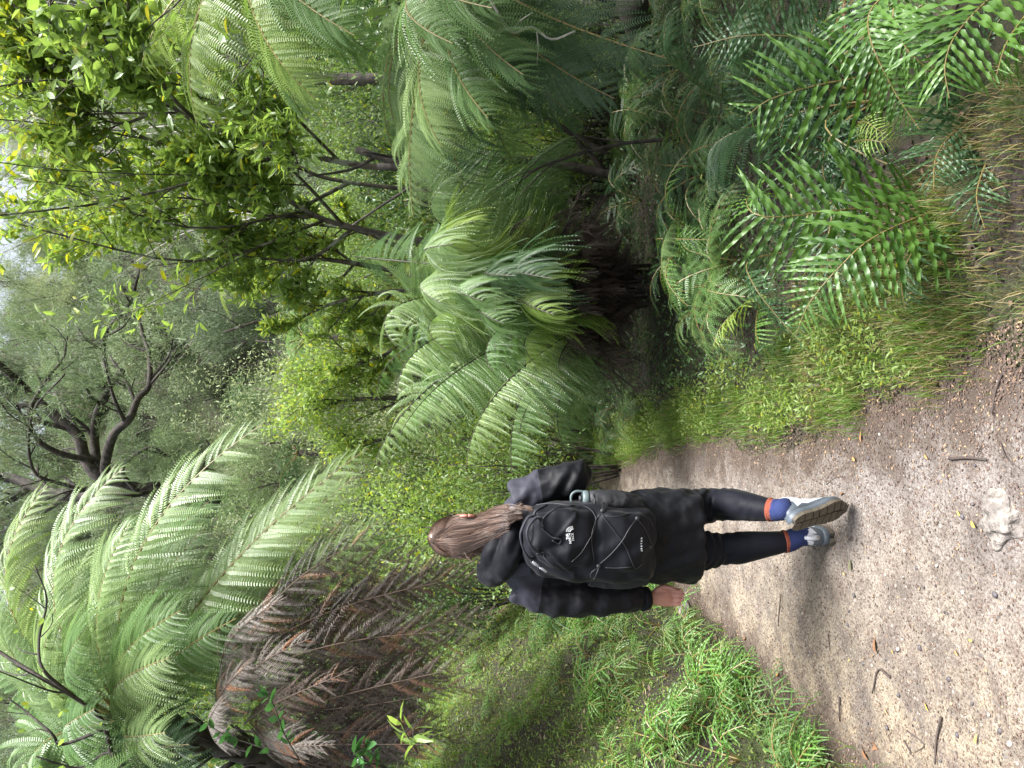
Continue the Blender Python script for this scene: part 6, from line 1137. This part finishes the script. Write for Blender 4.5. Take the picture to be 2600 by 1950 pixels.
band('haul_loop', [zp(400, 560, 2.82), zp(310, 600, 2.80), zp(235, 740, 2.79), zp(215, 850, 2.79), zp(250, 1000, 2.79), zp(320, 1110, 2.80), zp(380, 1120, 2.82)], .024, .007, M_pk2, pack)
for a_, b_ in (((400, 950), (505, 910)), ((375, 1170), (460, 1240)), ((470, 1245), (560, 1310)), ((495, 722), (560, 790))):
    band('zip_pull', [zp(*a_, 2.772), zp((a_[0] + b_[0]) / 2, (a_[1] + b_[1]) / 2, 2.767), zp(*b_, 2.770)], .009, .003, M_zip, pack, (0, 0, 1))
for pts in ([(500, 730), (560, 780), (650, 850), (740, 860), (750, 900), (720, 925), (640, 880)], [(360, 1130), (370, 1180), (440, 1220)]): cord('zip_cord', pts, .0030, M_dark, .006)
# straps over the shoulders to the front
for sgn, pts in ((1, [(648, 1345, 2.93), (650, 1310, 2.945), (650, 1284, 2.98), (648, 1272, 3.04), (646, 1280, 3.11), (648, 1330, 3.19), (655, 1420, 3.21), (664, 1500, 3.19), (676, 1570, 3.12), (672, 1615, 3.0), (655, 1625, 2.92)]), (-1, [(508, 1350, 2.93), (504, 1312, 2.945), (504, 1288, 2.98), (506, 1276, 3.04), (508, 1284, 3.11), (508, 1330, 3.19), (502, 1420, 3.21), (496, 1500, 3.19), (480, 1570, 3.13), (478, 1615, 3.0), (492, 1625, 2.92)])):
    s_ = band('shoulder_strap', [P(*q) - PKB for q in pts], .052, .012, M_pk2, pack, (1, 0, 0))
    band('buckle', [P(pts[2][0] - 8, pts[2][1] - 3, 2.962) - PKB, P(pts[2][0] + 12, pts[2][1] - 6, 2.962) - PKB], .010, .006, M_zip if sgn < 0 else M_dark, pack, (0, 0, 1))
# side pockets
for sgn, rr in ((1, [(676, 1504, .030, .055, 2.87), (682, 1530, .034, .065, 2.87), (682, 1580, .034, .068, 2.87), (672, 1628, .026, .055, 2.88)]), (-1, [(484, 1494, .026, .05, 2.88), (480, 1530, .032, .062, 2.88), (480, 1590, .032, .066, 2.88), (486, 1640, .024, .055, 2.88)])):
    g_ = Geo().rings([ring(J(u, v, Y), a, b, 24, pw=2.5) for u, v, a, b, Y in rr]); po = remeshed(g_, 'side_pocket', M_mesh, pack, .005, 3, [(.03, .010)], PKB)
    u0, v0, a0, b0, Y0 = rr[0]; Geo().tube([q - PKB for q in ring(J(u0, v0, Y0), a0, b0, 20, pw=2.5)], [.003] * 20, 6).obj('elastic', M_web, po, True)
# printed badge and model word, laid on the cloth
def text_on(name, s, u, v, width, height, par, ang=0.0, rows=None):
    cu = bpy.data.curves.new('t', 'FONT'); cu.body = s; cu.align_x = 'CENTER'; cu.align_y = 'CENTER'; cu.size = 1; cu.offset = .012
    to = bpy.data.objects.new('t', cu); C.objects.link(to); dg = bpy.context.evaluated_depsgraph_get(); me = bpy.data.meshes.new_from_object(to.evaluated_get(dg)); bpy.data.objects.remove(to)
    co = np.array([v_.co[:] for v_ in me.vertices]); lo, hi = co.min(0), co.max(0); X_ = (co[:, 0] - (lo[0] + hi[0]) / 2) / (hi[0] - lo[0]) * width; Y_ = (co[:, 1] - (lo[1] + hi[1]) / 2) / (hi[1] - lo[1]) * height
    U = u + X_ * math.cos(ang) + Y_ * math.sin(ang); Vv = v - (Y_ * math.cos(ang) - X_ * math.sin(ang) * 1)
    me.vertices.foreach_set('co', np.array([hit(a, b, .0018) - PKB for a, b in zip(U, Vv)]).ravel().astype(np.float32)); me.update(); me.materials.clear(); me.materials.append(M_print); me.name = name
    return link(bpy.data.objects.new(name, me), par)
text_on('lettering', 'THE', 588, 1440.5, 15, 5.2, pack, -.12); text_on('lettering', 'NORTH', 583, 1447, 26, 5.6, pack, -.12); text_on('lettering', 'FACE', 587, 1454, 19, 5.2, pack, -.12)
bd = Geo()
for r0, r1 in ((6.5, 9.3), (10.6, 13.4), (14.6, 17.2)):
    th = np.linspace(0, math.pi / 2, 14); q = []
    for t in th:
        for r_ in (r0, r1): q.append(hit(600 + r_ * math.cos(t) * .85, 1456 - r_ * math.sin(t) - .12 * r_, .0016) - PKB)
    bd.grid(np.array(q), 14, 2)
bd.obj('badge', M_print, pack)
text_on('lettering', 'J E S T E R', 568, 1629, 36, 4.6, pack, 0)
tb = band('tag', [zp(1925, 960, 2.765), zp(1930, 1005, 2.765)], .012, .003, M_web, pack, (0, 0, 1))
# bottle in the right side pocket
BB = J(683, 1580, 2.885); M_bt = plain('bottle_green', (.10, .13, .135), .45, .1, 30); bt = empty('water_bottle', BB, 'grey-green bottle with a loop handle in the right pocket of the pack', 'bottle')
axb = norm(J(684, 1480, 2.885) - BB); g_ = Geo().tube([BB * 0, axb * .10, axb * .125, axb * .132], [.033, .033, .030, .020], 20); g_.obj('flask', M_dark, bt, True)
Geo().tube([axb * .128, axb * .134, axb * .150, axb * .153], [.029, .031, .031, .026], 20).obj('lid', M_bt, bt, True)
hc_ = axb * .152; sd_ = np.array([1.0, 0, 0]); band('loop_handle', [hc_ - sd_ * .026 - axb * .01, hc_ - sd_ * .028 + axb * .022, hc_ - sd_ * .012 + axb * .042, hc_ + sd_ * .014 + axb * .042, hc_ + sd_ * .028 + axb * .022, hc_ + sd_ * .026 - axb * .01], .016, .007, M_bt, bt, (0, -1, 0))
Geo().tube([hc_ + axb * .002, hc_ + axb * .014], [.014, .012], 16).obj('spout_cap', M_dark, bt, True)
#@@END@@
